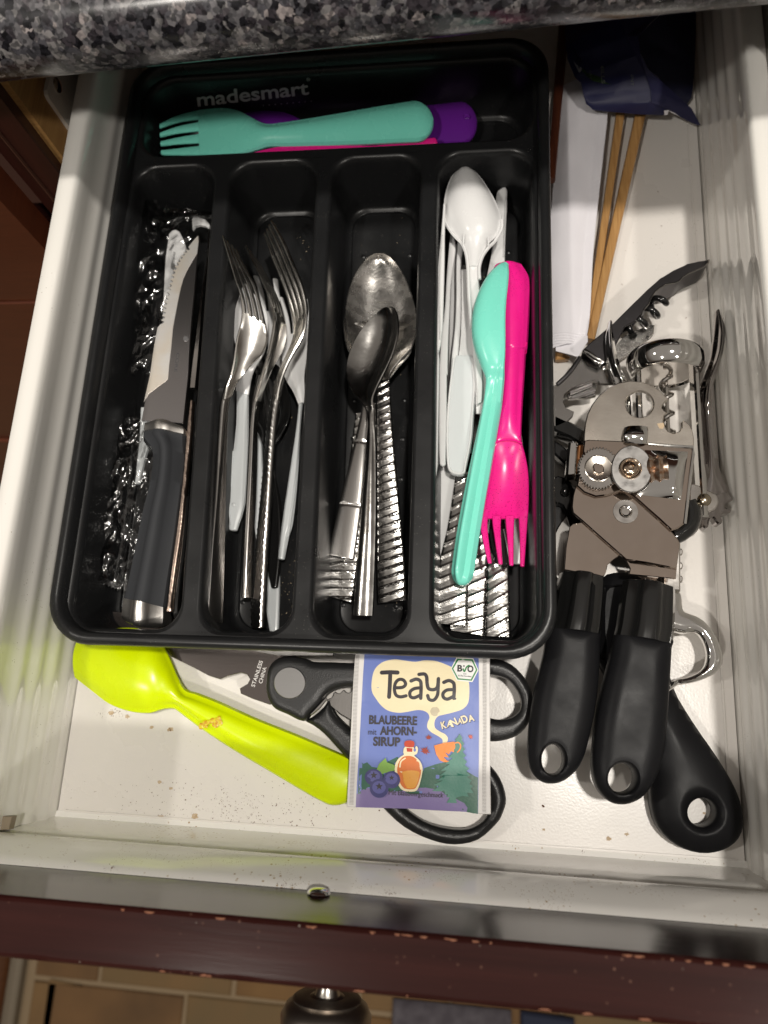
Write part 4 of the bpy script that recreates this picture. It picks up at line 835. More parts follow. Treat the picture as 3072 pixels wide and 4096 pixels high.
ridge(G_, [(216, 800, 226, 800, .0420, .0420), (200, 1100, 210, 1100, .0420, .0420), (190, 1400, 202, 1400, .0420, .0420), (196, 1850, 208, 1850, .0420, .0420)], o)
zq = .0405
te = serr(H_, [(132, -5), (100, 280), (80, 600), (84, 830), (104, 1020)], .0013, .0006, zq)
mb = MB(); plate(mb, [pxl(H_, [(108, 1022), (128, 850), (134, 500), (142, 60)], zq) + te], zq, .002, .0004); mb.build('blade', m_white, o)
o = thing('plastic_fork', 'white plastic handle with rounded end just right of the saw toothed knife', 'cutlery', base_of(H_, [(160, 500)], .006))
strip('handle', G_, [(300, 790, 350, 850, .0295, .0295), (285, 950, 360, 950, .0295, .0295), (262, 1250, 315, 1250, .0298, .0298), (248, 1500, 300, 1500, .0300, .0300), (205, 1900, 285, 1900, .0300, .0300), (190, 2200, 278, 2200, .0300, .0300)], m_white, o, t=.0028)
strip('handle', H_, [(138, 100, 200, 100, .0300, .0300), (136, 400, 198, 400, .0298, .0298), (138, 700, 192, 700, .0296, .0296), (142, 830, 190, 830, .0296, .0296)], m_white, o, t=.0028, e1=.0016)
o = thing('plastic_fork', 'white plastic fork with broad outlined handle end above the other white handles', 'fork', base_of(H_, [(290, 600)], .006))
strip('neck', G_, [(375, 870, 440, 930, .0265, .0265), (362, 1100, 412, 1100, .027, .027), (362, 1400, 415, 1400, .0272, .0272), (350, 1700, 408, 1700, .0272, .0272), (318, 2000, 385, 2000, .0272, .0272), (300, 2230, 372, 2230, .0272, .0272)], m_white, o, t=.003)
strip('palm', G_, [(412, 1150, 500, 1150, .0255, .0255), (415, 1500, 520, 1600, .0255, .0255), (400, 1900, 560, 1900, .0258, .0258), (350, 2250, 600, 2250, .0262, .0262), (330, 2500, 600, 2500, .0265, .0265)], m_white, o, t=.002)
strip('handle', H_, [(252, 40, 400, 40, .0275, .0275), (218, 250, 412, 250, .028, .028), (198, 450, 400, 450, .028, .028), (190, 650, 385, 650, .028, .028), (198, 830, 345, 850, .028, .028), (222, 900, 322, 918, .028, .028)], m_white2, o, t=.0035, e1=.0008, n=8)
rim = cat([(250, 60), (226, 260), (208, 450), (202, 650), (208, 830), (232, 895), (316, 908), (336, 840), (372, 650), (386, 450), (398, 260), (386, 60)], 6)
mb = MB(); tube(mb, [at(H_, x, y, .0282) for x, y in rim], .0006, 6); mb.build('raised_edge', m_white, o)
o = thing('plastic_spoon', 'white plastic spoon, bowl turned down, on top at the back of the right compartment', 'spoon', base_of(G_, [(520, 600)], .006))
strip('bowl', G_, [(400, 128, 505, 122, .034, .034, .001), (318, 205, 592, 192, .035, .035, .0035), (262, 340, 690, 330, .0355, .0355, .0065), (236, 500, 772, 480, .036, .036, .008), (248, 640, 824, 640, .036, .036, .008), (330, 790, 800, 780, .036, .036, .0065), (415, 880, 700, 880, .036, .036, .004), (465, 985, 635, 985, .0362, .0362, .002), (485, 1120, 595, 1120, .0364, .0364, .001)], m_white, o, t=.0016, n=9, m=21, e0=.0010, pw=2.4)
rim = cat([(240, 610), (262, 690), (335, 800), (420, 890), (462, 985), (482, 1130), (492, 1400), (520, 1750)], 6); rim2 = cat([(824, 650), (822, 745), (758, 860), (690, 930), (630, 1015), (596, 1130), (600, 1250)], 6)
mb = MB(); tube(mb, [at(G_, x, y, .0366) for x, y in rim], .0009, 6); tube(mb, [at(G_, x, y, .0366) for x, y in rim2], .0009, 6)
tube(mb, [at(G_, 442, 795, .0405), at(G_, 436, 850, .039), at(G_, 432, 905, .0372)], .0005, 6); tube(mb, [at(G_, 694, 830, .0405), at(G_, 690, 880, .039), at(G_, 686, 925, .0372)], .0005, 6); mb.build('rim', m_white, o)
strip('handle', G_, [(485, 1100, 595, 1100, .0362, .0362, -.0005), (488, 1250, 592, 1250, .036, .036, 0), (498, 1500, 615, 1500, .035, .035, .0002), (520, 1800, 640, 1800, .0335, .0335, .0002), (545, 2200, 680, 2200, .031, .031, 0), (560, 2600, 700, 2600, .0265, .0265, 0)], m_white, o, t=.003)
strip('handle', H_, [(400, 60, 455, 60, .0335, .0335), (415, 250, 462, 250, .0325, .0325), (420, 400, 455, 380, .032, .032)], m_white, o, t=.002)
# pink fork
o = thing('plastic_fork', 'hot pink plastic fork, tines toward the front, lying on the white cutlery', 'fork', base_of(H_, [(620, 1000)], .006))
PK = [(745, 1105, 1040, 1100, .0365, .0365, .0022, .0050), (700, 1200, 1098, 1190, .0365, .0365, .003, .0055), (692, 1320, 1116, 1310, .0363, .0363, .003, .0055), (705, 1500, 1108, 1480, .0362, .0362, .003, .0055), (735, 1900, 1085, 1900, .0355, .0355, .003, .0055), (545, -5, 785, -5, .0350, .0350, .0028, .0054, H_), (551, 150, 775, 150, .0346, .0346, .0026, .0054, H_), (560, 350, 762, 350, .0340, .0340, .0024, .0052, H_), (555, 520, 753, 520, .0335, .0335, .0018, .0046, H_), (554, 620, 750, 620, .0330, .0330, .0006, .0036, H_), (538, 690, 757, 690, .0325, .0325, -.0008, .0026, H_), (500, 780, 778, 770, .0318, .0318, -.0024, .0022, H_), (475, 900, 798, 880, .0312, .0312, -.0036, .0022, H_), (455, 1050, 806, 1020, .0308, .0308, -.0036, .0022, H_), (438, 1180, 802, 1160, .0308, .0308, -.0024, .0022, H_), (434, 1240, 797, 1235, .0308, .0308, -.0012, .0022, H_)]
rings, n0 = loft_rings(wstations(G_, PK), n=7, m=15, e0=.0026); k_ = n0 + 9 * 7
mb = MB(); ring_loft(mb, rings[:k_ + 1], cap1=False); mb.build('handle', m_pink, o)
mb = MB(); ring_loft(mb, rings[k_:], cap0=False)
comb(mb, wstations(H_, [(498, 1562, 772, 1588, .0325, .0325), (468, 1430, 782, 1450, .0322, .0322), (440, 1290, 792, 1300, .0312, .0312), (434, 1225, 798, 1222, .0308, .0308)]), 4, .70, .34, t=.0022)
mb.build('fork_head', m_pinkh, o)
mb = MB(); tube(mb, [at(H_, x, y, .0338) for x, y in cat([(548, 690), (590, 668), (650, 660), (710, 668), (752, 690)], 5)], .0005, 6); mb.build('moulded_ridge', m_pink, o)
# teal spoon on its side
o = thing('plastic_spoon', 'teal plastic spoon resting on its side over the pink fork', 'spoon', base_of(H_, [(380, 900)], .006))
multi(G_, [(848, 1078, 868, 1080, .038, .0405, .0004, .0022), (770, 1140, 876, 1150, .036, .043, .003, .0022), (665, 1275, 868, 1270, .034, .045, .0055, .0022), (585, 1450, 848, 1450, .033, .0465, .0075, .0022), (540, 1640, 838, 1640, .0325, .0475, .0085, .0022), (528, 1830, 838, 1820, .0325, .0475, .0085, .0022), (555, 1990, 832, 1980, .033, .047, .007, .0024), (605, 2130, 815, 2120, .034, .046, .0048, .0030), (470, 210, 580, 215, .0348, .0430, .0030, .0050, H_), (458, 320, 567, 330, .0345, .0415, .0028, .0060, H_), (432, 450, 552, 450, .034, .040, .0028, .007, H_), (382, 680, 518, 680, .033, .039, .003, .007, H_), (335, 900, 484, 900, .032, .038, .0032, .007, H_), (290, 1120, 450, 1120, .0315, .037, .0034, .007, H_), (245, 1370, 410, 1370, .031, .0365, .0036, .007, H_), (213, 1600, 375, 1620, .031, .036, .0036, .007, H_)], ['bowl', 8, 'handle'], m_teal, o, n=8, m=21, e0=.0004, e1=.0075)
# ================================================================== loose things on the drawer floor
def pl(mb, F, pts, z, t, sm=0, holes=(), bev=.0003, mi=0):
    return plate(mb, [pxl(F, pts, z, sm)] + [pxl(F, h, z) for h in holes], z, t, bev, mi)
# lime spoon
o = thing('plastic_spoon', 'big lime green plastic spoon, bowl turned down, at the front left of the drawer', 'spoon', base_of(Y_, [(800, 800)]))
multi(Y_, [(330, 560, 325, 720, .015, .015, .002, .0024), (400, 520, 395, 775, .0155, .0155, .0045, .0024), (500, 500, 470, 830, .016, .016, .0065, .0024), (610, 505, 560, 862, .016, .016, .0075, .0024), (690, 560, 640, 869, .0155, .0155, .007, .0026), (735, 640, 690, 856, .015, .015, .005, .003), (765, 712, 722, 850, .0145, .0145, .0035, .004), (800, 765, 752, 855, .014, .014, .0028, .0052), (850, 782, 800, 892, .0135, .0135, .0025, .006), (950, 822, 868, 942, .013, .013, .0025, .006), (1100, 890, 995, 1026, .0125, .0125, .0025, .006), (1300, 970, 1180, 1136, .012, .012, .0025, .006), (1500, 1058, 1330, 1225, .0115, .0115, .0025, .006), (1550, 1085, 1400, 1262, .0113, .0113, .0025, .006)], ['bowl', 7, 'handle'], m_lime, o, n=8, m=21, e0=.0018, e1=.0095, pw=2.3)
stain = mat('orange_stain', (.55, .22, .0), .35, var=(700, .3, (.68, .60, .0)))
def zl(x, y): return .0160
mb = MB()
for k in range(26):
    a = random.random(); px_, py_ = 865 + 90 * a + random.gauss(0, 3), 928 - 26 * a + random.gauss(0, 7); q = at(Y_, px_, py_, .0157)
    lathe(mb, q, (.1, 0, 1), [(0, random.uniform(.0006, .0014)), (.0002, random.uniform(.0004, .0008))], 9)
mb.build('food_stain', stain, o)
# ---------------- kitchen scissors
s = thing('kitchen_scissors', 'kitchen scissors with black textured handles and wide steel blades under the tea sachet', 'scissors', base_of(K_, [(300, 300)]))
m_sc = mat('textured_black', (.012, .012, .0125), .36, bump=(1500, .3))
mb = MB()
hub = [(82, 215), (92, 160), (130, 108), (200, 84), (290, 96), (345, 117), (450, 120), (580, 124), (700, 118), (900, 95), (1100, 85), (1300, 92), (1420, 118), (1500, 180), (1556, 270), (1568, 350), (1552, 440), (1500, 515), (1420, 552), (1330, 562), (1180, 545), (980, 440), (800, 330), (680, 285), (560, 256), (470, 268), (415, 300), (380, 350), (330, 400), (286, 448), (200, 410), (130, 378), (95, 330), (80, 270)]
hole = [(1150, 190), (1250, 182), (1340, 190), (1420, 212), (1470, 262), (1500, 325), (1496, 385), (1450, 428), (1380, 440), (1310, 424), (1200, 370), (1120, 290), (1100, 230)]
puff(mb, [pxl(K_, hub, .0185, 3), pxl(K_, hole, .0185, 3)], .0185, .0105, .0034, .0042, .0042)
mb.build('handle', m_sc, s)
mb = MB()
low = [(300, 446), (345, 420), (400, 372), (432, 330), (450, 380), (480, 425), (560, 500), (640, 560), (760, 600), (900, 600), (1060, 590), (1200, 610), (1310, 680), (1385, 770), (1418, 880), (1400, 960), (1365, 1020), (1262, 1110), (1130, 1137), (1000, 1112), (850, 1040), (725, 925), (650, 830), (600, 760), (548, 680), (480, 600), (400, 515), (340, 470)]
hole2 = [(700, 740), (800, 690), (950, 690), (1120, 700), (1250, 750), (1325, 840), (1330, 930), (1290, 1005), (1205, 1050), (1090, 1047), (960, 1008), (840, 925), (740, 830)]
puff(mb, [pxl(K_, low, .0128, 3), pxl(K_, hole2, .0128, 3)], .0128, .0098, .0034, .0042, .0042)
mb.build('handle', m_sc, s)
mb = MB(); pl(mb, Y_, [(640, 560), (705, 588), (740, 625), (830, 668), (900, 706), (950, 722), (985, 708), (1040, 694), (1066, 700), (1080, 722), (1070, 742), (1036, 762), (1040, 784), (1090, 806), (1165, 832), (1260, 800), (1300, 640), (1200, 560), (900, 470), (400, 420), (300, 450)], .0088, .002, bev=.0002)
bl = mb.build('blade', mat('scissor_steel', (.20, .175, .165), .24, 1.0, bump=(1500, .04, (.1, 1, 1))), s)
mb = MB(); pl(mb, Y_, [(1075, 596), (1440, 604), (1440, 620), (1200, 622)], .0105, .0015, bev=.0002); mb.build('blade', m_steelb, s)
mb = MB()
put_text(mb, 'STAINLESS', Y_, (1100, 757), (1136, 645), 17, .0089, .01, up=(-.95, -.3)); put_text(mb, 'CHINA', Y_, (1132, 742), (1152, 672), 17, .0089, .01, up=(-.95, -.3)); mb.build('engraved_lettering', mat('engraving', (.7, .68, .66), .4, .6), bl)
mb = MB(); pl(mb, K_, circ((219, 237), 88, 48), .0191, .002, bev=.0003); mb.build('pivot_cap', mat('brushed_cap', (.36, .355, .35), .3, 1.0, bump=(1500, .06, (.05, 1, 1))), s)
te = serr(K_, [(420, 325), (470, 285), (520, 276), (570, 280), (640, 300)], .0042, .0012, .0100)
mb = MB(); plate(mb, [te + pxl(K_, [(640, 470), (560, 445), (500, 410), (440, 360)], .010)], .010, .0025, .0003); mb.build('nut_cracker_teeth', m_steelb, s)
mb = MB(); box(mb, tuple(at(K_, 330, 415, .0135)), tuple(at(K_, 430, 330, .0135) + Vector((0, 0, .002)))); 
mb = MB(); pl(mb, K_, [(328, 414), (345, 398), (395, 345), (420, 318), (426, 326), (390, 372), (345, 412)], .0165, .0015, bev=.0002); mb.build('gap_edge', m_steelb, s)
# ---------------- tea sachet
TB = (.0212, .05, -.015)
def tz(x, y): return TB[0] + TB[1] * (x - .2) + TB[2] * (y - .15)
tea = thing('tea_sachet', 'blue paper tea sachet with printed bottle and blueberries lying on the scissors', 'tea sachet', base_of(L_, [(850, 900)], .018))
m_tp = mat('sachet_paper', (.72, .70, .68), .55, bump=(260, .5))
mb = MB(); cr4 = [(112, 5), (1606, 60), (1606, 900), (1612, 1816), (1350, 1790), (700, 1750), (350, 1742), (22, 1735), (60, 900)]
plate(mb, [pxl(L_, [(112, 5), (900, 30), (1602, 70), (1606, 500), (1606, 900), (1608, 1400), (1614, 1816), (1500, 1812), (1350, 1786), (1000, 1775), (700, 1752), (350, 1742), (150, 1740), (22, 1735), (40, 1350), (62, 900), (90, 400)], TB)], lambda x, y: tz(x, y), .0016, .0003)
bagm = mb.build('paper_bag', m_tp, tea)
def pm(n, c, r=.42): return mat(n, c, r, bump=(900, .12))
inks = {k: pm('ink_' + k, c) for k, c in dict(blue=(.145, .20, .50), cream=(.80, .70, .46), black=(.035, .03, .035), green=(.03, .115, .075), green2=(.055, .20, .15), lilac=(.20, .155, .34), white=(.80, .80, .78), logo=(.03, .22, .06), orange=(.80, .22, .02), red=(.50, .05, .015), amber=(.62, .16, .03), gold=(.72, .33, .05), leaf=(.18, .34, .06), berry=(.045, .045, .16), berry2=(.10, .10, .30), maple=(.30, .035, .015), grey=(.52, .46, .32), navy=(.03, .04, .12), green3=(.045, .16, .115)).items()}
_lay = [0]
pr_ = MB(); inkl = list(inks)
def art(ink, pts, sm=0, holes=()):
    _lay[0] += 1; zz = (TB[0] + .00022 + .000022 * _lay[0], TB[1], TB[2])
    P2 = [pxl(L_, pts, zz, sm)] + [pxl(L_, h, zz) for h in holes]; fl = [q for l in P2 for q in l]
    tr = tessellate_polygon([[Vector((x, y, 0)) for x, y in l] for l in P2])
    pr_.add([Vector((x, y, zz[0] + zz[1] * (x - .2) + zz[2] * (y - .15))) for x, y in fl], [list(q) for q in tr], inkl.index(ink), False)
def stroke(ink, pts, w, sm=6):
    c = [Vector(q) for q in (cat(pts, sm) if sm else pts)]; n = len(c); Lp, Rp = [], []
    ww = w if callable(w) else (lambda u: w)
    for i in range(n):
        T = (c[min(i + 1, n - 1)] - c[max(i - 1, 0)]).normalized(); h = ww(i / (n - 1)) / 2; Lp.append(c[i] + Vector((-T.y, T.x)) * h); Rp.append(c[i] - Vector((-T.y, T.x)) * h)
    T0 = (c[0] - c[1]).normalized(); T1 = (c[-1] - c[-2]).normalized(); h0, h1 = ww(0) / 2, ww(1) / 2
    cap1 = [c[-1] + Vector((-T1.y, T1.x)) * h1 * math.cos(a) + T1 * h1 * math.sin(a) for a in (math.pi * k / 6 for k in range(1, 6))]
    cap0 = [c[0] - Vector((T0.y * -1, T0.x)) * -h0 * math.cos(a) + T0 * h0 * math.sin(a) for a in (math.pi * k / 6 for k in range(1, 6))]
    # quads keep self-crossing strokes clean
    _lay[0] += 1; zz = (TB[0] + .00022 + .000022 * _lay[0], TB[1], TB[2]); V = []
    for a, b_ in zip(Lp, Rp): V += [at(L_, a.x, a.y, zz), at(L_, b_.x, b_.y, zz)]
    pr_.add(V, [[2 * i, 2 * i + 1, 2 * i + 3, 2 * i + 2] for i in range(n - 1)], inkl.index(ink), False)
    for cc, h in ((c[0], h0), (c[-1], h1)):
        pr_.add([at(L_, q[0], q[1], zz) for q in circ((cc.x, cc.y), h, 14)], [list(range(14))], inkl.index(ink), False)
def txt(ink, s_, p0, p1, h, bold=.02, up=None):
    _lay[0] += 1; zz = (TB[0] + .00022 + .000022 * _lay[0], TB[1], TB[2]); put_text(pr_, s_, L_, p0, p1, h, zz, bold, inkl.index(ink), up)
art('blue', [(215, 30), (900, 52), (1478, 90), (1482, 600), (1480, 1200), (1472, 1812), (1350, 1788), (700, 1752), (121, 1738), (150, 1200), (185, 600)])
art('green', [(148, 1590), (165, 1225), (205, 1258), (248, 1240), (300, 1290), (360, 1300), (470, 1235), (585, 1178), (640, 1230), (760, 1280), (860, 1310), (1000, 1262), (1110, 1235), (1240, 1280), (1340, 1335), (1400, 1370), (1472, 1410), (1470, 1812), (1350, 1790), (800, 1620), (400, 1600)])
art('lilac', [(121, 1738), (130, 1595), (180, 1550), (250, 1520), (400, 1560), (600, 1560), (780, 1520), (900, 1518), (1050, 1545), (1120, 1600), (1240, 1650), (1320, 1690), (1355, 1740), (1350, 1788), (1000, 1770), (700, 1752)], 0)
art('cream', [(295, 390), (310, 270), (350, 190), (430, 130), (550, 105), (660, 118), (780, 132), (880, 115), (990, 120), (1090, 150), (1200, 200), (1320, 270), (1368, 350), (1376, 480), (1360, 590), (1300, 655), (1200, 690), (1100, 715), (1030, 735), (995, 790), (1000, 860), (1060, 905), (1110, 930), (1140, 975), (1125, 1030), (1085, 1035), (1080, 990), (1040, 955), (960, 910), (915, 860), (918, 800), (938, 750), (920, 700), (870, 672), (800, 665), (690, 685), (590, 694), (480, 670), (400, 610), (340, 530), (305, 470)], 4)
art('grey', circ((998, 680), 52, 24)); 
for i_ in range(1): _lay[0] += 1
BW = 46
stroke('black', [(412, 252), (500, 248), (585, 252)], 46, 3); stroke('black', [(505, 255), (500, 400), (492, 520)], 44, 3)
stroke('black', [(560, 420), (640, 415), (675, 380), (650, 335), (600, 330), (562, 370), (552, 440), (570, 500), (620, 520), (680, 508)], 36)
stroke('black', [(735, 345), (790, 325), (835, 345), (845, 400), (842, 535)], 38); stroke('black', [(838, 420), (770, 430), (725, 465), (728, 515), (770, 530), (838, 500)], 36)
stroke('black', [(822, 272), (880, 268), (905, 300), (912, 380), (930, 430), (985, 440), (1025, 410), (1035, 320)], 38); stroke('black', [(1036, 318), (1032, 420), (1025, 500), (985, 555), (935, 548), (918, 505)], 36)
stroke('black', [(1095, 360), (1150, 340), (1200, 365), (1210, 420), (1205, 535)], 38); stroke('black', [(1200, 440), (1130, 445), (1088, 480), (1092, 525), (1135, 545), (1200, 515)], 36); stroke('black', [(1195, 530), (1220, 540)], 24, 2)
art('white', [(1232, 84), (1420, 92), (1476, 225), (1410, 356), (1238, 340), (1172, 205)])
art('logo', [(1242, 96), (1412, 104), (1466, 222), (1402, 342), (1246, 328), (1182, 206)], 0, [[(1254, 112), (1402, 120), (1448, 220), (1392, 326), (1254, 314), (1198, 208)]])
txt('black', 'B', (1242, 236), (1298, 238), 72, .04); txt('black', 'O', (1352, 242), (1420, 245), 72, .04); stroke('logo', [(1308, 212), (1322, 240), (1345, 190), (1372, 172)], 16, 4); art('black', circ((1316, 178), 9, 10))
txt('black', 'nach', (1308, 270), (1342, 272), 14, .01); txt('black', 'EG-\u00d6ko-Verordnung', (1252, 292), (1400, 302), 17, .01)
txt('black', 'BLAUBEERE', (268, 815), (800, 828), 96, .035); txt('black', 'mit', (258, 935), (352, 938), 66, .0); txt('black', 'AHORN-', (390, 935), (798, 942), 94, .035); txt('black', 'SIRUP', (315, 1055), (615, 1062), 98, .035)
for ch, x0, y0, x1, y1, h in (('K', 1075, 872, 1130, 858, 80), ('A', 1130, 850, 1190, 845, 66), ('N', 1190, 850, 1252, 820, 84), ('A', 1252, 818, 1300, 812, 62), ('D', 1308, 812, 1368, 785, 84), ('A', 1372, 795, 1435, 778, 72)):
    txt('navy', ch, (x0 + 7, y0 + 8), (x1 + 7, y1 + 8), h, .03); txt('cream', ch, (x0, y0), (x1, y1), h, .03)
def leafm(cx_, cy_, r, rot, ink):
    pts = []
    for k, rr in enumerate([1, .45, .75, .5, 1, .4, .8, .35, .5, .3, .5, .35, .8, .4, 1, .5, .75, .45]):
        a = rot + k * 2 * math.pi / 18; pts.append((cx_ + r * rr * math.cos(a), cy_ + r * rr * math.sin(a)))
    art(ink, pts)
leafm(928, 970, 42, -1.5, 'maple'); leafm(888, 1118, 62, -1.1, 'maple'); leafm(1388, 962, 36, -.9, 'red')
# fir tree
tr_ = [(1268, 925)]
for yy, w in ((985, 40), (1040, 62), (1100, 62), (1170, 84), (1230, 70), (1305, 115), (1380, 90), (1410, 150), (1490, 130), (1550, 175)): tr_ += [(1268 - w * 1.0 + (yy - 925) * .02, yy), (1268 - w * .62, yy + 6)]
tr_ = [(1268, 925), (1245, 965), (1215, 990), (1235, 1000), (1190, 1050), (1225, 1050), (1170, 1110), (1215, 1115), (1140, 1190), (1195, 1190), (1110, 1255), (1160, 1258), (1060, 1330), (1125, 1330), (1050, 1385), (1100, 1385), (1020, 1440), (1085, 1440), (980, 1490), (1050, 1500), (965, 1555), (1060, 1560), (1100, 1550), (1110, 1600), (1140, 1590), (1125, 1625), (1160, 1628), (1125, 1685), (1238, 1690), (1225, 1632), (1300, 1610), (1370, 1620), (1350, 1575), (1425, 1580), (1390, 1530), (1415, 1500), (1375, 1480), (1400, 1440), (1350, 1400), (1385, 1385), (1340, 1340), (1375, 1310), (1325, 1270), (1350, 1235), (1310, 1190), (1340, 1170), (1300, 1120), (1330, 1100), (1300, 1060), (1320, 1040), (1290, 990), (1300, 975)]
art('green2', tr_)
art('orange', [(988, 1055), (1100, 1025), (1210, 1012), (1222, 1060), (1215, 1105), (1205, 1128), (1175, 1118), (1150, 1150), (1110, 1130), (1150, 1185), (1090, 1180), (1130, 1222), (1155, 1225), (1130, 1238), (1090, 1235), (1050, 1215), (1010, 1150)])
stroke('orange', [(1212, 1030), (1255, 1022), (1280, 1055), (1270, 1100), (1245, 1128)], 14)
# syrup bottle
art('cream', [(668, 1070), (765, 1075), (768, 1120), (790, 1060), (812, 1090), (800, 1145), (770, 1165), (830, 1220), (862, 1300), (850, 1400), (815, 1520), (770, 1560), (660, 1555), (600, 1500), (560, 1380), (558, 1270), (600, 1195), (655, 1155), (650, 1130)], 3)
art('amber', [(640, 1185), (730, 1170), (800, 1210), (845, 1300), (835, 1400), (800, 1500), (760, 1535), (670, 1530), (620, 1480), (590, 1390), (585, 1280)], 4)
art('gold', [(610, 1370), (700, 1330), (820, 1340), (822, 1400), (795, 1490), (755, 1525), (675, 1520), (635, 1475)], 3)
art('red', [(685, 1080), (750, 1085), (748, 1125), (690, 1122)]); art('red', [(668, 1010), (720, 998), (768, 1012), (770, 1060), (745, 1075), (690, 1072), (662, 1058)], 2)
art('blue', circ((776, 1103), 14, 14, 20))
stroke('cream', [(612, 1290), (625, 1230), (670, 1195)], 16)
art('leaf', [(350, 1330), (380, 1260), (455, 1190), (470, 1240), (540, 1265), (560, 1285), (550, 1330), (490, 1345), (410, 1370)], 0)
for cx_, cy_, rx, ry in ((322, 1405, 100, 92), (520, 1432, 95, 95), (382, 1528, 104, 105)):
    art('berry', circ((cx_, cy_), rx, 30, ry)); art('berry2', circ((cx_ - 2, cy_ - 12), rx * .72, 26, ry * .66))
    pts = []
    for k in range(10): a = -1.57 + k * math.pi / 5; r_2 = (44 if k % 2 == 0 else 18) * (1 if cx_ != 520 else .75); pts.append((cx_ + r_2 * math.cos(a), cy_ - 22 + r_2 * math.sin(a)))
    art('black', pts)
art('amber', [(640, 1500), (618, 1440), (600, 1360), (640, 1360), (650, 1450), (690, 1530), (660, 1530)], 0)
txt('black', 'Mit Blaubeergeschmack', (490, 1598), (1090, 1630), 58, .0)
printed = pr_.build('printed_front', [inks[k] for k in inkl], tea)
# crimp lines on both side seams
mb = MB()
for k in range(112):
    f = k / 111; y_ = 40 + 1660 * f; xa = 112 - 62 * f; zc_ = (TB[0] + .00035, TB[1], TB[2])
    pl(mb, L_, [(xa, y_), (xa + 46, y_ + 1), (xa + 46, y_ + 7), (xa, y_ + 6)], zc_, .0002, bev=0)
    y_ = 95 + 1690 * f; xb = 1525 - 5 * f
    pl(mb, L_, [(xb, y_), (xb + 42, y_ + 1), (xb + 42, y_ + 7), (xb, y_ + 6)], zc_, .0002, bev=0)
tag(mb.build('seam_crimps', mat('crimp', (.36, .35, .34), .7), tea), kind='stuff')
def warp(ob, stepm, f):
    me = ob.data; bm = bmesh.new(); bm.from_mesh(me); o0 = ORG[ob]
    xs = [v.co.x for v in bm.verts]; ys = [v.co.y for v in bm.verts]
    for ax_, lo, hi in ((0, min(xs), max(xs)), (1, min(ys), max(ys))):
        k = lo + stepm
        while k < hi:
            co = Vector((k, 0, 0)) if ax_ == 0 else Vector((0, k, 0)); no = Vector((1, 0, 0)) if ax_ == 0 else Vector((0, 1, 0))
            bmesh.ops.bisect_plane(bm, geom=bm.verts[:] + bm.edges[:] + bm.faces[:], plane_co=co, plane_no=no, dist=1e-7); k += stepm
    for v in bm.verts: v.co.z += f(v.co.x + o0.x, v.co.y + o0.y)
    for f_ in bm.faces: f_.smooth = True
    bm.to_mesh(me); bm.free()
_c = at(L_, 860, 930, TB)
def bulge(x, y):
    a, b_ = (x - _c.x) / .033, (y - _c.y) / .037; r = max(0, 1 - a * a) * max(0, 1 - b_ ** 4)
    return .0022 * r + .0007 * noise.noise(Vector((x * 55, y * 38, 3))) + .0004 * abs(noise.noise(Vector((x * 120 + y * 90, y * 60 - x * 80, 1)))) + .0006 * math.sin(b_ * 5 + a) * (abs(a) > .85)
for ob in (bagm, printed, bpy.data.objects['seam_crimps']): warp(ob, .0024, bulge)
# ---------------- waiter's corkscrew
wc = thing('waiters_corkscrew', 'folding waiter corkscrew, dark wavy steel handle with black worm, beside the tray', 'corkscrew', base_of(I_, [(700, 700)]))
zt2 = (.021, .01, 0)
top_o = [(1388, 86), (1300, 96), (1200, 122), (1080, 175), (960, 250), (850, 345), (740, 455), (640, 560), (560, 635), (440, 740), (340, 822), (285, 876), (480, 980), (560, 860), (612, 760), (640, 695), (655, 668), (740, 622), (790, 560), (820, 520), (860, 470), (880, 420), (915, 368), (950, 335), (1010, 300), (1100, 285), (1130, 270), (1160, 235), (1210, 205), (1290, 172), (1340, 150), (1382, 112)]
m_wc = mat('dark_satin_steel', (.085, .08, .083), .38, 1.0, bump=(300, .01))
mb = MB(); pl(mb, I_, top_o, .0215, .0012, 0, bev=.0004)
edge = [(1388, 86), (1382, 112), (1340, 150), (1290, 172), (1210, 205), (1160, 235), (1130, 270), (1100, 285), (1010, 300), (950, 335), (915, 368), (880, 420), (860, 470), (820, 520)]
w_ = [at(I_, x, y, .0212) for x, y in edge]
vs = []; 
for q in w_: vs += [q, Vector((q.x, q.y, .0065))]
mb.add(vs, [[2 * i, 2 * i + 1, 2 * i + 3, 2 * i + 2] for i in range(len(w_) - 1)])
back = [(1388, 86), (1200, 122), (960, 250), (740, 455), (560, 635), (340, 822), (285, 876)]
w_ = [at(I_, x, y, .0212) for x, y in back]; vs = []
for q in w_: vs += [q, Vector((q.x, q.y, .003))]
mb.add(vs, [[2 * i, 2 * i + 1, 2 * i + 3, 2 * i + 2] for i in range(len(w_) - 1)])
pl(mb, I_, [(x - 30, y + 60) for x, y in top_o], .0065, .0012, 0, bev=.0003)
mb.build('handle', m_wc, wc)
mb = MB(); tube(mb, [at(I_, x, y, .0216) for x, y in edge], .00045, 6); mb.build('bright_edge', m_steelb, wc)
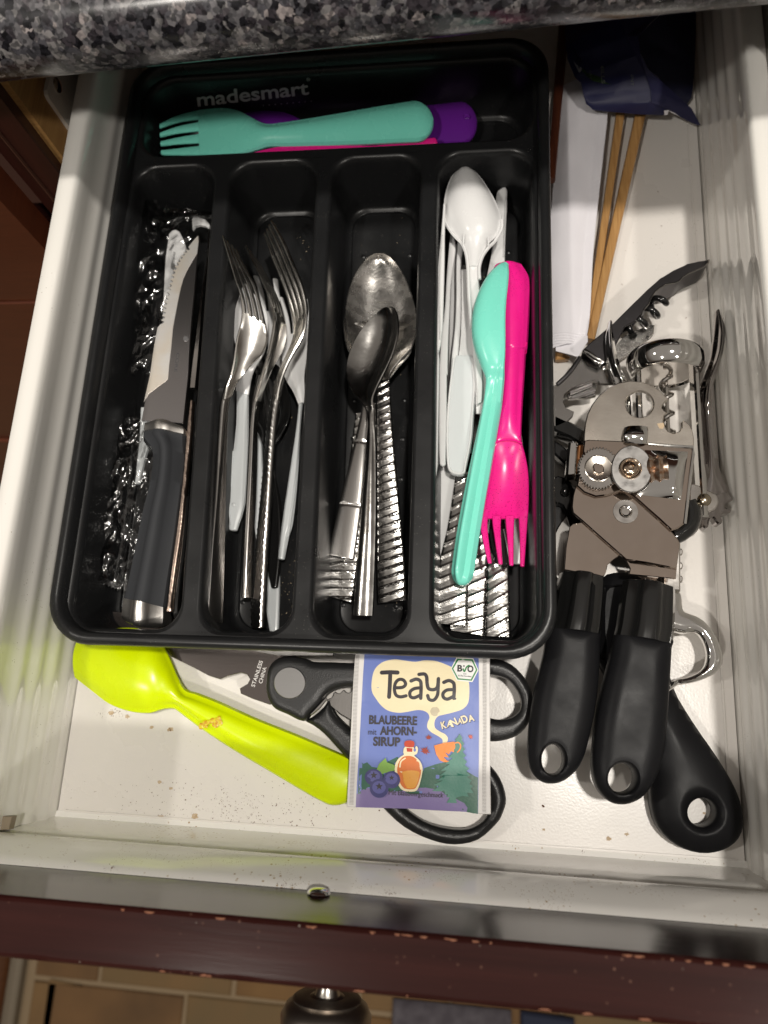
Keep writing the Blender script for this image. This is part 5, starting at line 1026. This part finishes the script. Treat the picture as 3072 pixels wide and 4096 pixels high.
# worm
mb = MB(); A0, A1 = at(I_, 700, 690, .0135), at(I_, 1010, 430, .0145); ax = (A1 - A0).normalized(); u = ax.cross(Vector((0, 0, 1))).normalized(); v = ax.cross(u); pts = []
for k in range(90):
    f = k / 89; a = f * 2 * math.pi * 3.1 + .6; r = .0042 * min(1, (1 - f) * 6 + .15); pts.append(A0.lerp(A1, f) + (u * math.cos(a) + v * math.sin(a)) * r)
tube(mb, pts, lambda f: .00165 * min(1, .12 + (1 - f) * 9), 10); mb.build('worm', m_blkg, wc)
strip('hinge', I_, [(292, 872, 278, 900, .0222, .020, 0), (345, 895, 325, 935, .0226, .020, .0012), (410, 935, 385, 1000, .0226, .020, .0012), (478, 968, 420, 1035, .022, .020, 0)], m_steelb, wc, t=.002)
mb = MB(); slot = [(130, 1232), (365, 1150), (412, 1148), (420, 1172), (418, 1190), (170, 1262), (135, 1262)]
lev = [(268, 930), (330, 1010), (395, 1030), (480, 990), (545, 1060), (560, 1190), (480, 1230), (420, 1262), (300, 1312), (190, 1325), (170, 1345), (122, 1340), (128, 1372), (150, 1400), (215, 1412), (205, 1440), (160, 1490), (60, 1560), (20, 1560), (20, 1190), (60, 1170), (150, 1080), (220, 1000)]
lev = [(268, 930), (330, 1010), (395, 1030), (480, 990), (545, 1060), (560, 1170), (430, 1170), (424, 1150), (380, 1140), (180, 1210), (125, 1262), (118, 1330), (140, 1375), (212, 1412), (200, 1450), (150, 1500), (60, 1540), (20, 1540), (20, 1190), (60, 1170), (150, 1080), (220, 1000)]
pl(mb, I_, lev, .0165, .0018, bev=.0003); 
pl(mb, I_, [(150, 1250), (385, 1160), (410, 1180), (400, 1275), (330, 1290), (160, 1300)], .0115, .002, bev=.0003)
mb.build('lever', m_steelb, wc)
mb = MB(); pl(mb, I_, [(172, 1232), (366, 1160), (372, 1180), (180, 1256)], .0145, .002, bev=.0002); pl(mb, I_, [(180, 1280), (395, 1212), (400, 1232), (190, 1302)], .0145, .002, bev=.0002); mb.build('notched_arm', m_steeld, wc)
mb = MB(); tube(mb, [at(I_, x, y, .017) for x, y in cat([(62, 1172), (140, 1100), (210, 1015), (262, 935)], 6)], .0011, 8); mb.build('spring', m_wc, wc)
mb = MB(); pl(mb, I_, [(640, 760), (760, 700), (870, 648), (915, 655), (905, 730), (820, 800), (700, 900), (560, 1000), (560, 860)], .0085, .001, bev=.0002); bb = mb.build('knife_blade', m_steel, wc)
mb = MB(); stp = [at(I_, x, y, .0088) for x, y in cat([(835, 790), (845, 755), (862, 760), (850, 785), (870, 775), (895, 745)], 5)]; tube(mb, stp, .0002, 5); mb.build('engraving', m_blks, bb)
mb = MB(); lathe(mb, at(I_, 478, 1020, .0165), (0, 0, 1), [(0, .0022), (.0008, .002), (.0014, .001), (.0015, .0001)], 18); mb.build('rivet', m_chromed, wc)
# ---------------- winged corkscrew
wk = thing('winged_corkscrew', 'chrome winged corkscrew with bell, two curved arms and opener ring, under the can opener', 'corkscrew', base_of(J_, [(1010, 500)]))
cx0 = at(I_, 1000, 930, .019); zax = .019
def yat(F, x, y, z): return at(F, x, y, z)
yfar = at(I_, 1000, 768, zax + .018).y; ynear = at(I_, 1000, 1100, zax).y
xc = at(I_, 1000, 900, zax).x
mb = MB(); H_t = yfar - ynear
prof = [(0, .0155), (.0006, .0166), (.0015, .0172), (H_t * .35, .0186), (H_t * .75, .0190), (H_t - .0012, .0186), (H_t, .0176), (H_t - .001, .0168), (H_t * .6, .0172), (.002, .0155), (.0008, .0148)]
lathe(mb, (xc, ynear, zax), (0, 1, 0), prof, 56, cap=False)
n_ = 56; nr = len(prof); mb.f += [[(nr - 1) * n_ + k, (nr - 1) * n_ + (k + 1) % n_, (k + 1) % n_, k] for k in range(n_)]; mb.m += [0] * n_; mb.sm += [True] * n_
mb.build('bell', m_chrome, wk)
mb = MB(); lathe(mb, (xc, ynear + .001, zax), (0, 1, 0), [(0, .0028), (0, .0152), (.0012, .0152), (.0012, .0028)], 40); mb.build('bell_plate', m_chromed, wk)
yb = at(J_, 1000, 1250, zax).y
for sgn in (-1, 1):
    mb = MB(); x0 = xc + sgn * .0142 
    pl_ = [(x0 - .0016, yb), (x0 + .0016, yb), (x0 + .0016, ynear + .002), (x0 - .0016, ynear + .002)]
    plate(mb, [pl_], zax + .0042, .0084, .0009); mb.build('frame_bar', m_chrome, wk)
mb = MB(); a0 = Vector((xc, ynear + .010, zax)); a1 = Vector((xc, ynear - .045, zax)); pts = []
for k in range(130):
    f = k / 129; a = f * 2 * math.pi * 5.5; pts.append(a0.lerp(a1, f) + Vector((math.cos(a), 0, math.sin(a))) * .0026)
tube(mb, pts, lambda f: .0011 * min(1, .15 + f * 10), 8); tube(mb, [a0 + Vector((0, -.012, 0)), a1], .0011, 6); mb.build('worm', m_chromed, wk)
strip('arm', Q_, [(478, 548, 520, 545, .0235, .0235, .001), (468, 680, 560, 650, .0235, .0235, .002), (455, 800, 566, 760, .0235, .0235, .0038), (438, 920, 550, 890, .0230, .0230, .0038), (395, 1060, 505, 1050, .0225, .0225, .0038), (340, 1200, 462, 1190, .022, .022, .0038), (318, 1350, 458, 1340, .0215, .0215, .0038), (330, 1500, 465, 1490, .021, .021, .0022), (350, 1700, 478, 1690, .021, .021, .002), (355, 1880, 505, 1850, .0205, .0205, .0015), (330, 2060, 560, 2010, .020, .020, .0008), (300, 2212, 610, 2130, .0195, .0195, .0004)], m_chromek, wk, t=.0070, n=7, m=13, e0=.0022)
mb = MB()
gear = [(1300, 960), (1400, 930), (1500, 960), (1545, 1020), (1600, 1075), (1585, 1100), (1540, 1120), (1530, 1150), (1580, 1170), (1575, 1200), (1530, 1205), (1500, 1220), (1510, 1270), (1490, 1300), (1455, 1290), (1430, 1250), (1395, 1260), (1385, 1320), (1350, 1335), (1325, 1300), (1310, 1270), (1240, 1220), (1230, 1000)]
pl(mb, J_, gear, .0195, .006, 3, bev=.0008); mb.build('gear_segment', m_chromek, wk)
mb = MB(); pl(mb, J_, [(1225, 960), (1300, 965), (1380, 1005), (1450, 1040), (1475, 1100), (1450, 1165), (1400, 1190), (1310, 1200), (1225, 1180)], .0225, .003, 3, bev=.0006); mb.build('hinge_plate', m_chromed, wk)
mb = MB(); lathe(mb, at(J_, 1345, 1092, .0222), (0, 0, 1), [(0, .0033), (.0008, .0032), (.0018, .0024), (.0024, .0012), (.0025, .0001)], 28); mb.build('rivet', mat('brass_rivet', (.42, .36, .27), .22, 1.0), wk)
strip('arm', I_, [(512, 622, 548, 620, .0275, .0275, .0006), (492, 720, 555, 690, .0275, .0275, .0015), (488, 820, 575, 800, .027, .027, .002), (500, 940, 600, 920, .0265, .0265, .002), (530, 1060, 640, 1040, .0255, .0255, .002), (570, 1180, 690, 1150, .024, .024, .002), (600, 1350, 720, 1350, .020, .020, .001), (600, 1600, 720, 1600, .016, .016, .001)], m_chrome, wk, t=.005, n=7, m=11, e0=.001)
mb = MB(); pl(mb, O_, [(850, 880), (975, 900), (975, 1300), (850, 1300)], .0175, .006, bev=.0008)
for y in (940, 1030, 1125, 1215): pl(mb, O_, [(960, y - 22), (985, y - 20), (992, y - 4), (990, y + 14), (982, y + 26), (960, y + 28)], .0168, .0045, bev=.0006)
mb.build('rack', m_chromed, wk)
mb = MB(); outer = [(880, 1300), (962, 1292), (990, 1330), (1000, 1420), (1035, 1445), (1090, 1465), (1150, 1505), (1205, 1570), (1250, 1660), (1274, 1740), (1268, 1800), (1225, 1855), (1150, 1895), (1060, 1925), (960, 1940), (880, 1945)]
inner = [(890, 1592), (1000, 1586), (1080, 1582), (1120, 1610), (1150, 1670), (1162, 1740), (1150, 1800), (1115, 1845), (1050, 1878), (960, 1898), (890, 1902)]
puff(mb, [pxl(O_, outer, .0165, 3), pxl(O_, inner, .0165, 3)], .0165, .0065, .0030, .0038, .0038, .0009); mb.build('opener_ring', m_chrome, wk)
# ---------------- pizza cutter beneath
pc = thing('pizza_cutter', 'black handled pizza wheel lying under the can opener, big rounded handle with hole', 'pizza cutter', base_of(Z_, [(1480, 1650)]))
mb = MB(); hp = [(1290, 1262), (1330, 1230), (1400, 1250), (1440, 1380), (1460, 1480), (1505, 1560), (1560, 1640), (1600, 1710), (1616, 1770), (1606, 1815), (1570, 1842), (1520, 1848), (1468, 1830), (1428, 1790), (1412, 1730), (1412, 1660), (1400, 1600), (1360, 1530), (1310, 1450), (1285, 1380)]
puff(mb, [pxl(Z_, hp, .0155, 3), pxl(Z_, circ((1522, 1757), 31, 26, 31), .0155)], .0155, .0145, .0065, .016, .006, lip=.0)
mb.build('handle', m_blk, pc)
mb = MB(); q = at(O_, 500, 1060, .010); lathe(mb, q, (0, 0, 1), [(0, .0285), (.0005, .0290), (.0010, .0285)], 64); lathe(mb, at(O_, 525, 1228, .0112), (0, 0, 1), [(0, .0012), (.0004, .0010)], 14); mb.build('wheel', m_steelb, pc)
mb = MB(); pl(mb, O_, [(430, 1290), (560, 1230), (640, 1220), (640, 1500), (520, 1790), (430, 1700)], .0155, .010, 3, bev=.003); mb.build('thumb_guard', m_blk, pc)
# ---------------- black tool at the left of the opener
bt = thing('vegetable_peeler', 'black plastic tool with scratched glossy blade guard half hidden between tray and can opener', 'kitchen tool', base_of(O_, [(180, 700)]))
mb = MB(); pl(mb, J_, [(30, 345), (60, 350), (180, 405), (300, 470), (420, 540), (420, 700), (300, 620), (170, 540), (30, 480)], .0165, .010, bev=.001); mb.build('arm', m_blkg, bt)
mb = MB(); pl(mb, J_, [(30, 560), (120, 620), (260, 760), (330, 870), (240, 900), (130, 780), (30, 680)], .0105, .006, bev=.001); mb.build('arm', m_blks, bt)
mb = MB(); pl(mb, J_, [(30, 895), (120, 890), (190, 940), (230, 1010), (260, 1100), (300, 1200), (330, 1330), (260, 1330), (180, 1320), (160, 1260), (110, 1140), (50, 1120), (30, 1100)], .0135, .005, 2, bev=.0008); mb.build('joint', m_blkg, bt)
mb = MB(); lathe(mb, at(J_, 130, 1025, .0137), (0, 0, 1), [(0, .0024), (.0007, .0023), (.0010, .0019), (.0006, .0015), (.0005, .0001)], 24); mb.build('rivet', m_blkg, bt)
mb = MB(); pl(mb, J_, [(30, 1130), (110, 1150), (190, 1320), (190, 1640), (120, 1665), (30, 1655)], .0085, .004, bev=.0008); mb.build('guard', m_blks, bt)
# ---------------- can opener on top
co = thing('can_opener', 'steel can opener with two long black soft grip handles lying on the corkscrews', 'can opener', base_of(O_, [(560, 900)], .02))
z1 = .0315
m_pl = mat('plated_steel', (.66, .56, .49), .08, 1.0, bump=(240, .006), rvar=(60, .04, .09), var=(45, .5, (.56, .46, .39)))
m_pl2 = mat('satin_plated_steel', (.74, .69, .62), .27, 1.0, bump=(1200, .04), rvar=(60, .22, .28), var=(55, .5, (.56, .50, .44)))
head = [(292, 620), (296, 520), (305, 430), (325, 345), (365, 260), (425, 180), (500, 115), (590, 70), (700, 48), (810, 58), (900, 92), (965, 135), (1010, 182), (1045, 208), (1005, 235), (984, 262), (978, 285), (1000, 310), (1030, 330), (1000, 352), (990, 400), (1002, 440), (1032, 488), (1080, 508), (1128, 490), (1150, 455), (1148, 412), (1170, 394), (1215, 428), (1245, 480), (1260, 550), (1258, 625), (900, 620)]
mb = MB(); plate(mb, [pxl(J_, head, z1), pxl(J_, circ((783, 255), 120, 40, 114), z1)], z1, .0016, .0005); hd = mb.build('opener_plate', m_pl2, co)
mb = MB(); pl(mb, J_, [(935, 425), (990, 415), (1000, 445), (985, 470), (955, 465)], z1 + .0001, .0002, bev=0); mb.build('rust_spot', mat('rust', (.50, .38, .25), .8, bump=(900, 1)), hd)
mb = MB(); box(mb, tuple(at(J_, 292, 556, z1 + .0004)), tuple(at(J_, 296, 553, z1 + .0008)))
lowp = [(225, 960), (300, 1010), (400, 1048), (500, 1040), (600, 1010), (650, 1010), (740, 1080), (850, 1180), (960, 1275), (1060, 1360), (1115, 1425), (1135, 1470), (1125, 1560), (1108, 1690), (1000, 1670), (850, 1640), (665, 1612), (600, 1555), (440, 1415), (280, 1272), (200, 1205), (190, 1150), (200, 1050)]
z2 = .0300
mb = MB(); pl(mb, J_, lowp, z2 + .0004, .0016, bev=.0005); mb.build('lever_plate', m_pl, co)
mb = MB(); pl(mb, J_, [(172, 1322), (200, 1300), (278, 1285), (440, 1420), (610, 1575), (560, 1610), (505, 1655), (488, 1730), (470, 1760), (125, 1700), (140, 1500)], z2 - .0018, .0016, bev=.0003); mb.build('handle_plate', m_pl, co)
mb = MB(); pl(mb, J_, [(660, 1605), (700, 1640), (900, 1668), (1108, 1690), (1100, 1780), (690, 1740), (700, 1690)], z2 - .0016, .0016, bev=.0003); mb.build('handle_plate', m_pl, co)
fr = [(300, 570), (340, 562), (640, 575), (860, 600), (1240, 628), (1256, 680), (1232, 830), (1212, 1000), (1190, 1180), (1172, 1300), (1120, 1340), (1062, 1358), (960, 1262), (850, 1165), (745, 1070), (665, 1015), (620, 1010), (500, 1050), (400, 1062), (300, 1025), (232, 965), (255, 870), (285, 750), (290, 640)]
z3 = .0325
mb = MB(); pl(mb, J_, fr, z3, .0017, bev=.0006)
mb.build('front_plate', m_pl, co)
mb = MB(); tube(mb, [at(J_, x, y, z3 + .0001) for x, y in ((856, 603), (1000, 615), (1248, 632), (1250, 690), (1228, 860), (1205, 1060), (1178, 1300))], .0008, 8); mb.build('folded_rim', m_chrome, co)
# embossed pillow on the right
mb = MB(); n_ = 26; vs = []
quad = [(830, 655), (1205, 670), (1145, 1088), (760, 1045)]
for j in range(n_ + 1):
    for i in range(n_ + 1):
        a, b_ = i / n_, j / n_; x = (quad[0][0] * (1 - a) + quad[1][0] * a) * (1 - b_) + (quad[3][0] * (1 - a) + quad[2][0] * a) * b_; y = (quad[0][1] * (1 - a) + quad[1][1] * a) * (1 - b_) + (quad[3][1] * (1 - a) + quad[2][1] * a) * b_
        hgt = .0030 * (1 - (2 * b_ - 1) ** 4) * min(1, a * 1.1 + .1) * min(1, (1 - a) * 5) ** .8; vs.append(at(J_, x, y, z3 + .0001 + hgt))
mb.add(vs, [[j * (n_ + 1) + i, j * (n_ + 1) + i + 1, (j + 1) * (n_ + 1) + i + 1, (j + 1) * (n_ + 1) + i] for j in range(n_) for i in range(n_)]); mb.build('embossed_boss', m_chrome, co)
mb = MB(); lathe(mb, at(J_, 905, 830, z3 - .001) + Vector((0, 0, .001)), (1, .05, .2), [(-.004, .0055), (-.002, .0075), (0, .0060), (.002, .0072), (.004, .0058), (.006, .0064)], 14); mb.build('bearing', mat('rusty_bearing', (.30, .14, .06), .3, 1.0, var=(500, .3, (.6, .5, .42))), co)
def gearp(F, c, r0, r1, n, squash=1.0, z=0.0):
    pts = []
    for k in range(n):
        for f, r in ((0, r0), (.3, r1), (.6, r1), (.85, r0)): a = 2 * math.pi * (k + f) / n; pts.append((c[0] + r * math.cos(a), c[1] + r * squash * math.sin(a)))
    return pxl(F, pts, z)
zg = .0345
mb = MB(); plate(mb, [gearp(J_, (425, 815), 170, 186, 40, 1.02, zg)], zg, .0016, .0003); gw = mb.build('feed_wheel', m_chromed, co)
mb = MB(); lathe(mb, at(J_, 425, 815, zg), (0, 0, 1), [(0, .0067), (.0003, .0066), (.0005, .0062), (.0003, .0058), (.0002, .0001)], 40); mb.build('wheel_face', m_pl2, gw)
mb = MB(); pl(mb, J_, [(375, 790), (400, 765), (455, 780), (475, 810), (470, 845), (430, 862), (385, 840)], zg + .0016, .0015, bev=.0004); mb.build('axle_end', m_pl, gw)
zc2 = .0378
mb = MB(); plate(mb, [pxl(J_, circ((714, 820), 178, 56, 205), zc2)], zc2, .0010, .0004); cw = mb.build('cutting_wheel', mat('ground_steel', (.33, .32, .31), .34, 1.0, bump=(700, .05), rvar=(200, .25, .5)), co)
mb = MB(); q = at(J_, 700, 818, zc2); lathe(mb, q, (0, 0, 1), [(0, .0053), (.0009, .0052), (.0013, .0047), (.0010, .0042), (.0006, .0041)], 36); lathe(mb, q + Vector((0, 0, .0003)), (0, 0, 1), [(0, .0039), (.0010, .0034), (.0015, .0025), (.0016, .0016), (.0008, .0012), (.0007, .0001)], 28)
mb.build('screw', mat('bronze_screw', (.50, .40, .31), .16, 1.0, bump=(900, .1)), cw)
strip('clip', J_, [(648, 455, 860, 455, .0335, .0335, .001), (642, 500, 862, 500, .035, .035, .001), (640, 540, 858, 545, .0352, .0352, .001), (646, 590, 850, 598, .0338, .0338, .001)], m_chrome, co, t=.0022, n=8, side=.4, pw=4)
mb = MB(); pl(mb, J_, [(172, 572), (235, 572), (250, 600), (245, 700), (232, 880), (150, 890), (138, 868), (150, 700), (162, 590)], .0270, .006, bev=.0012); mb.build('turn_key', m_chrome, co)
mb = MB(); pl(mb, J_, [(245, 610), (290, 605), (280, 740), (232, 870), (226, 870)], .0262, .004, bev=.0005); mb.build('key_neck', mat('copper_tint', (.35, .16, .07), .3, 1.0), co)
mb = MB(); q = at(J_, 660, 1192, z2 + .0004); lathe(mb, q, (0, 0, 1), [(0, .0058), (.0002, .0057), (.0002, .0053), (.0002, .0031), (.0007, .0029), (.0010, .0025), (.0007, .0019), (.0001, .0017), (.0001, .0001)], 40); mb.build('rivet', m_chromed, co)
mb = MB(); tube(mb, [at(J_, x, y, .0235) for x, y in cat([(1195, 1120), (1225, 1180), (1225, 1260), (1190, 1330), (1120, 1385), (1070, 1400)], 6)], .0045, 12); mb.build('crank_grip', m_blkg, co)
mb = MB(); tube(mb, [at(J_, x, y, .0215) for x, y in cat([(1270, 1130), (1290, 1200), (1285, 1270), (1245, 1345), (1190, 1385)], 6)], .0022, 10); mb.build('crank_ring', m_steelb, co)
# handles
def grip(stl, hole, z0, zr, collar, name='handle'):
    hz = z0
    st2 = [(a, b_, c_, d_, zz, zz, cr_) for a, b_, c_, d_, zz, cr_ in stl]
    strip('collar', Z_, [(a, b_, c_, d_, zz, zz, cr_) for a, b_, c_, d_, zz, cr_ in collar], m_blkg, co, t=.014, n=5, m=33, e0=.0008, pw=4)
    return st2
grip(None or [], None, 0, 0, [(1212, 1230, 1313, 1243, .0345, .0022), (1204, 1260, 1313, 1273, .0350, .0026), (1192, 1320, 1308, 1340, .0352, .0028), (1184, 1354, 1304, 1368, .0352, .0028)])
grip([], None, 0, 0, [(1352, 1246, 1467, 1267, .0345, .0022), (1346, 1280, 1467, 1297, .0350, .0026), (1338, 1340, 1465, 1357, .0352, .0028), (1332, 1368, 1461, 1390, .0352, .0028)])
def softgrip(pts, hc, hr, z):
    mb = MB(); puff(mb, [pxl(Z_, pts, z, 4), pxl(Z_, circ(hc, hr[0], 26, hr[1]), z)], z, .0165, 0.0066, .0088, .0030, .0012, lip=.0006, bot=.004); mb.build('handle', m_blk, co)
softgrip([(1191, 1338), (1245, 1342), (1300, 1354), (1301, 1380), (1300, 1430), (1296, 1490), (1287, 1550), (1276, 1600), (1266, 1635), (1252, 1662), (1232, 1682), (1208, 1694), (1180, 1694), (1158, 1680), (1145, 1652), (1142, 1610), (1150, 1530), (1163, 1465), (1178, 1405)], (1196, 1642), (24, 33), .0345)
softgrip([(1341, 1354), (1398, 1360), (1458, 1376), (1458, 1400), (1456, 1440), (1452, 1510), (1447, 1580), (1440, 1630), (1430, 1668), (1413, 1702), (1390, 1728), (1358, 1741), (1326, 1737), (1302, 1717), (1287, 1685), (1284, 1640), (1292, 1560), (1305, 1490), (1323, 1420)], (1347, 1683), (30, 33), .0345)
# ---------------- chopsticks and paper sleeve, blue packet
sl = thing('chopstick_sleeve', 'white paper chopstick sleeve with embossed sealed edge, right of the tray', 'paper sleeve', base_of(I_, [(150, 300)]))
mb = MB()
rows = [((2252, 330), (2440, 300)), ((2245, 372), (2432, 456)), ((2225, 600), (2412, 640)), ((2205, 834), (2388, 870)), ((2195, 1000), (2375, 1010)), ((2190, 1200), (2362, 1250)), ((2188, 1395), (2345, 1360))]
rows = cat([(*a, *b_) for a, b_ in rows], 40); vs = []; nx = 46
for r_ in rows:
    for i in range(nx + 1):
        a = i / nx; p = at((0, 0, 1), r_[0] + (r_[2] - r_[0]) * a, r_[1] + (r_[3] - r_[1]) * a, .012)
        p.z = .0095 + .003 * math.sin(math.pi * min(1, a * 1.25)) + .0007 * noise.noise(Vector((p.x * 120, p.y * 45, 2))) + (.00022 * math.sin(p.y * 4200 + (1.6 if int(a * 46) % 4 < 2 else -1.5)) * (1 if a > .74 and int(a * 46) % 2 else .3) if a > .74 and p.y < .36 else 0) + (.00018 * math.sin(p.y * 4000) * (1 if p.y < at((0, 0, 1), 2250, 1335, .01).y else 0)); vs.append(p)
n = nx + 1; mb.add(vs, [[j * n + i, j * n + i + 1, (j + 1) * n + i + 1, (j + 1) * n + i] for j in range(len(rows) - 1) for i in range(nx)])
m_ = mb.build('paper', m_paper, sl); so = m_.modifiers.new('thickness', 'SOLIDIFY'); so.thickness = -.0003
mb = MB(); pl(mb, I_, [(50, 790), (330, 745), (330, 800), (252, 925), (240, 930), (150, 905), (50, 880)], .0110, .0006, bev=.0001); mb.build('sealed_end', m_paper, sl)
mb = MB(); pl(mb, I_, [(50, 880), (120, 895), (175, 925), (165, 945), (80, 955), (50, 950)], .005, .004, bev=.0008)
tag(mb.build('wooden_toothpick_end', m_bamboo), 'pale wooden end poking out beneath the paper sleeve', 'wooden stick')
def stick(label, pa, pb, w0, w1, z, m_, name='chopstick'):
    A, B = at((0, 0, 1), *pa, z), at((0, 0, 1), *pb, z); T = (B - A).normalized(); N = Vector((-T.y, T.x, 0)); mb = MB(); rings = []
    for k in range(13):
        f = k / 12; w = w0 + (w1 - w0) * f; c = A.lerp(B, f); r = w * .25; hh = w * .48
        ring = []
        for sx_, sz in ((1, 1), (-1, 1), (-1, -1), (1, -1)):
            for q in range(3):
                a = {(1, 1): 0, (-1, 1): 90, (-1, -1): 180, (1, -1): 270}[(sx_, sz)] + q * 45; a = math.radians(a); ring.append(c + N * (sx_ * (w / 2 - r) + r * math.cos(a)) + Vector((0, 0, sz * (hh - r) + r * math.sin(a))))
        rings.append(ring)
    ring_loft(mb, rings); tag(mb.build(name, m_), label, 'chopstick', group='bamboo chopsticks')
def nn(x, y): return (2150 + x * .55576, y * .55576)
stick('bamboo chopstick half tucked under the paper sleeve, left one of the pair', nn(628, 600), (2200 + 325 * .4581, 1000 + 790 * .4581), .0052, .0038, .0055, m_bamboo)
stick('bamboo chopstick, right one of the pair, running free beside the sleeve', nn(790, 600), (2200 + 352 * .4581, 1000 + 790 * .4581), .0066, .0046, .0062, m_bamboo)
stick('dark reddish chopstick squeezed between the tray rim and the paper sleeve', nn(195, 120), nn(95, 1300), .006, .005, .016, m_bamboo2)
pk = thing('paper_packet', 'dark navy blue paper packet with torn opening at the back right of the drawer', 'packet', base_of(N_, [(700, 600)]))
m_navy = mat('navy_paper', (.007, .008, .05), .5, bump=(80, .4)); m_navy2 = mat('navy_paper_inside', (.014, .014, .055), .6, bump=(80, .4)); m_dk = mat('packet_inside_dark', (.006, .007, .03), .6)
def facet(mb, pts, sub=0):
    """pts: (x,y,z) in N frame"""
    w = [at(N_, x, y, z) for x, y, z in pts]; c = sum(w, Vector()) / len(w); b_ = len(w)
    tr = tessellate_polygon([[Vector((q.x, q.y, 0)) for q in w]]); mb.add(w + [q + Vector((0, 0, -.0004)) for q in w], [list(t_) for t_ in tr] + [[i + b_ for i in reversed(t_)] for t_ in tr] + [[i, (i + 1) % b_, (i + 1) % b_ + b_, i + b_] for i in range(b_)], 0, False)
mb = MB(); facet(mb, [(205, -200, .030), (200, 200, .030), (205, 330, .030), (218, 420, .029), (270, 545, .027), (315, 590, .026), (330, 680, .023), (350, 745, .021), (400, 795, .018), (600, 812, .017), (905, 832, .016), (935, 795, .018), (820, 740, .024), (815, 640, .028), (780, 540, .032), (710, 400, .037), (640, 250, .041), (590, 120, .043), (590, -200, .045)]); mb.build('front_face', m_navy, pk)
mb = MB(); facet(mb, [(588, -200, .046), (590, 120, .0435), (640, 250, .0415), (710, 400, .0375), (780, 540, .0325), (815, 640, .0285), (820, 740, .0245), (935, 795, .0185), (945, 795, .018), (1040, 850, .013), (1150, 898, .008), (1172, 902, .008), (1110, 780, .016), (960, 640, .024), (870, 550, .029), (800, 500, .034), (742, 390, .040), (725, 262, .045), (800, 180, .047), (890, 100, .049), (960, -200, .052)]); mb.build('folded_flap', m_navy2, pk)
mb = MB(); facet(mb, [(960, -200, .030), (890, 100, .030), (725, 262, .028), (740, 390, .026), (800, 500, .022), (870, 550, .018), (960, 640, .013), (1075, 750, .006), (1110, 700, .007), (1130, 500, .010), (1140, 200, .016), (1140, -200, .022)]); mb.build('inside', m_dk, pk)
mb = MB(); facet(mb, [(910, 800, .0188), (945, 798, .0188), (935, 830, .0165), (912, 832, .0165)]); mb.build('torn_paper_edge', m_paper, pk)
mb = MB()
for k in range(10):
    x = 950 + 20 * k; facet(mb, [(x, 803 + 9.2 * k, .0176 - .001 * k), (x + 20, 812 + 9.4 * k, .0167 - .001 * k), (x + 20, 817 + 9.4 * k, .0163 - .001 * k), (x, 806 + 9.2 * k, .0173 - .001 * k)])
mb.build('torn_paper_edge', m_paper, pk)
lab = MB(); facet(lab, [(232, 325, .0305), (250, 318, .0305), (330, 320, .0305), (332, 400, .0300), (318, 500, .0290), (302, 516, .0285), (270, 460, .029), (245, 400, .0298)]); lab.build('silver_print', mat('silver_print', (.25, .26, .28), .5), pk)
lab = MB()
for a, b_ in (((262, 330), (300, 490)), ((275, 325), (305, 470)), ((290, 322), (312, 450)), ((305, 322), (318, 430))): tube(lab, [at(N_, *a, .0312), at(N_, *b_, .0300)], .0003, 5)
lab.build('black_lines', m_dk, pk)
lab = MB(); facet(lab, [(330, 330, .0306), (440, 380, .0306), (560, 450, .0304), (660, 500, .0300), (655, 605, .0275), (540, 608, .0275), (400, 575, .0280), (325, 510, .0290)]); lab.build('green_print', mat('green_print', (.010, .030, .012), .5, var=(260, .3, (.03, .07, .012))), pk)
lab = MB(); ZP = .0312
put_text(lab, 'MILLS', N_, (452, 450), (462, 600), 26, ZP, .01, up=(1, 0)); put_text(lab, 'IENT', N_, (672, 525), (674, 618), 20, ZP, .0, up=(1, 0)); put_text(lab, 'SAY', N_, (372, 505), (378, 572), 16, ZP, .0, up=(1, 0)); lab.build('lettering', mat('pale_print', (.16, .18, .16), .5), pk)
def crumple(x, y): return .0016 * noise.noise(Vector((x * 45, y * 45, 7))) + .0008 * abs(noise.noise(Vector((x * 110, y * 90, 2))))
for ob in list(pk.children):
    if ob.name.split('.')[0] in ('front_face', 'folded_flap', 'inside', 'silver_print', 'green_print', 'torn_paper_edge'): warp(ob, .003, crumple)
# small white things at the very back, in the shade under the counter
mb = MB(); p0 = at((0, 0, 1), 1080, 240, .03); 
print('objects', len(bpy.data.objects))
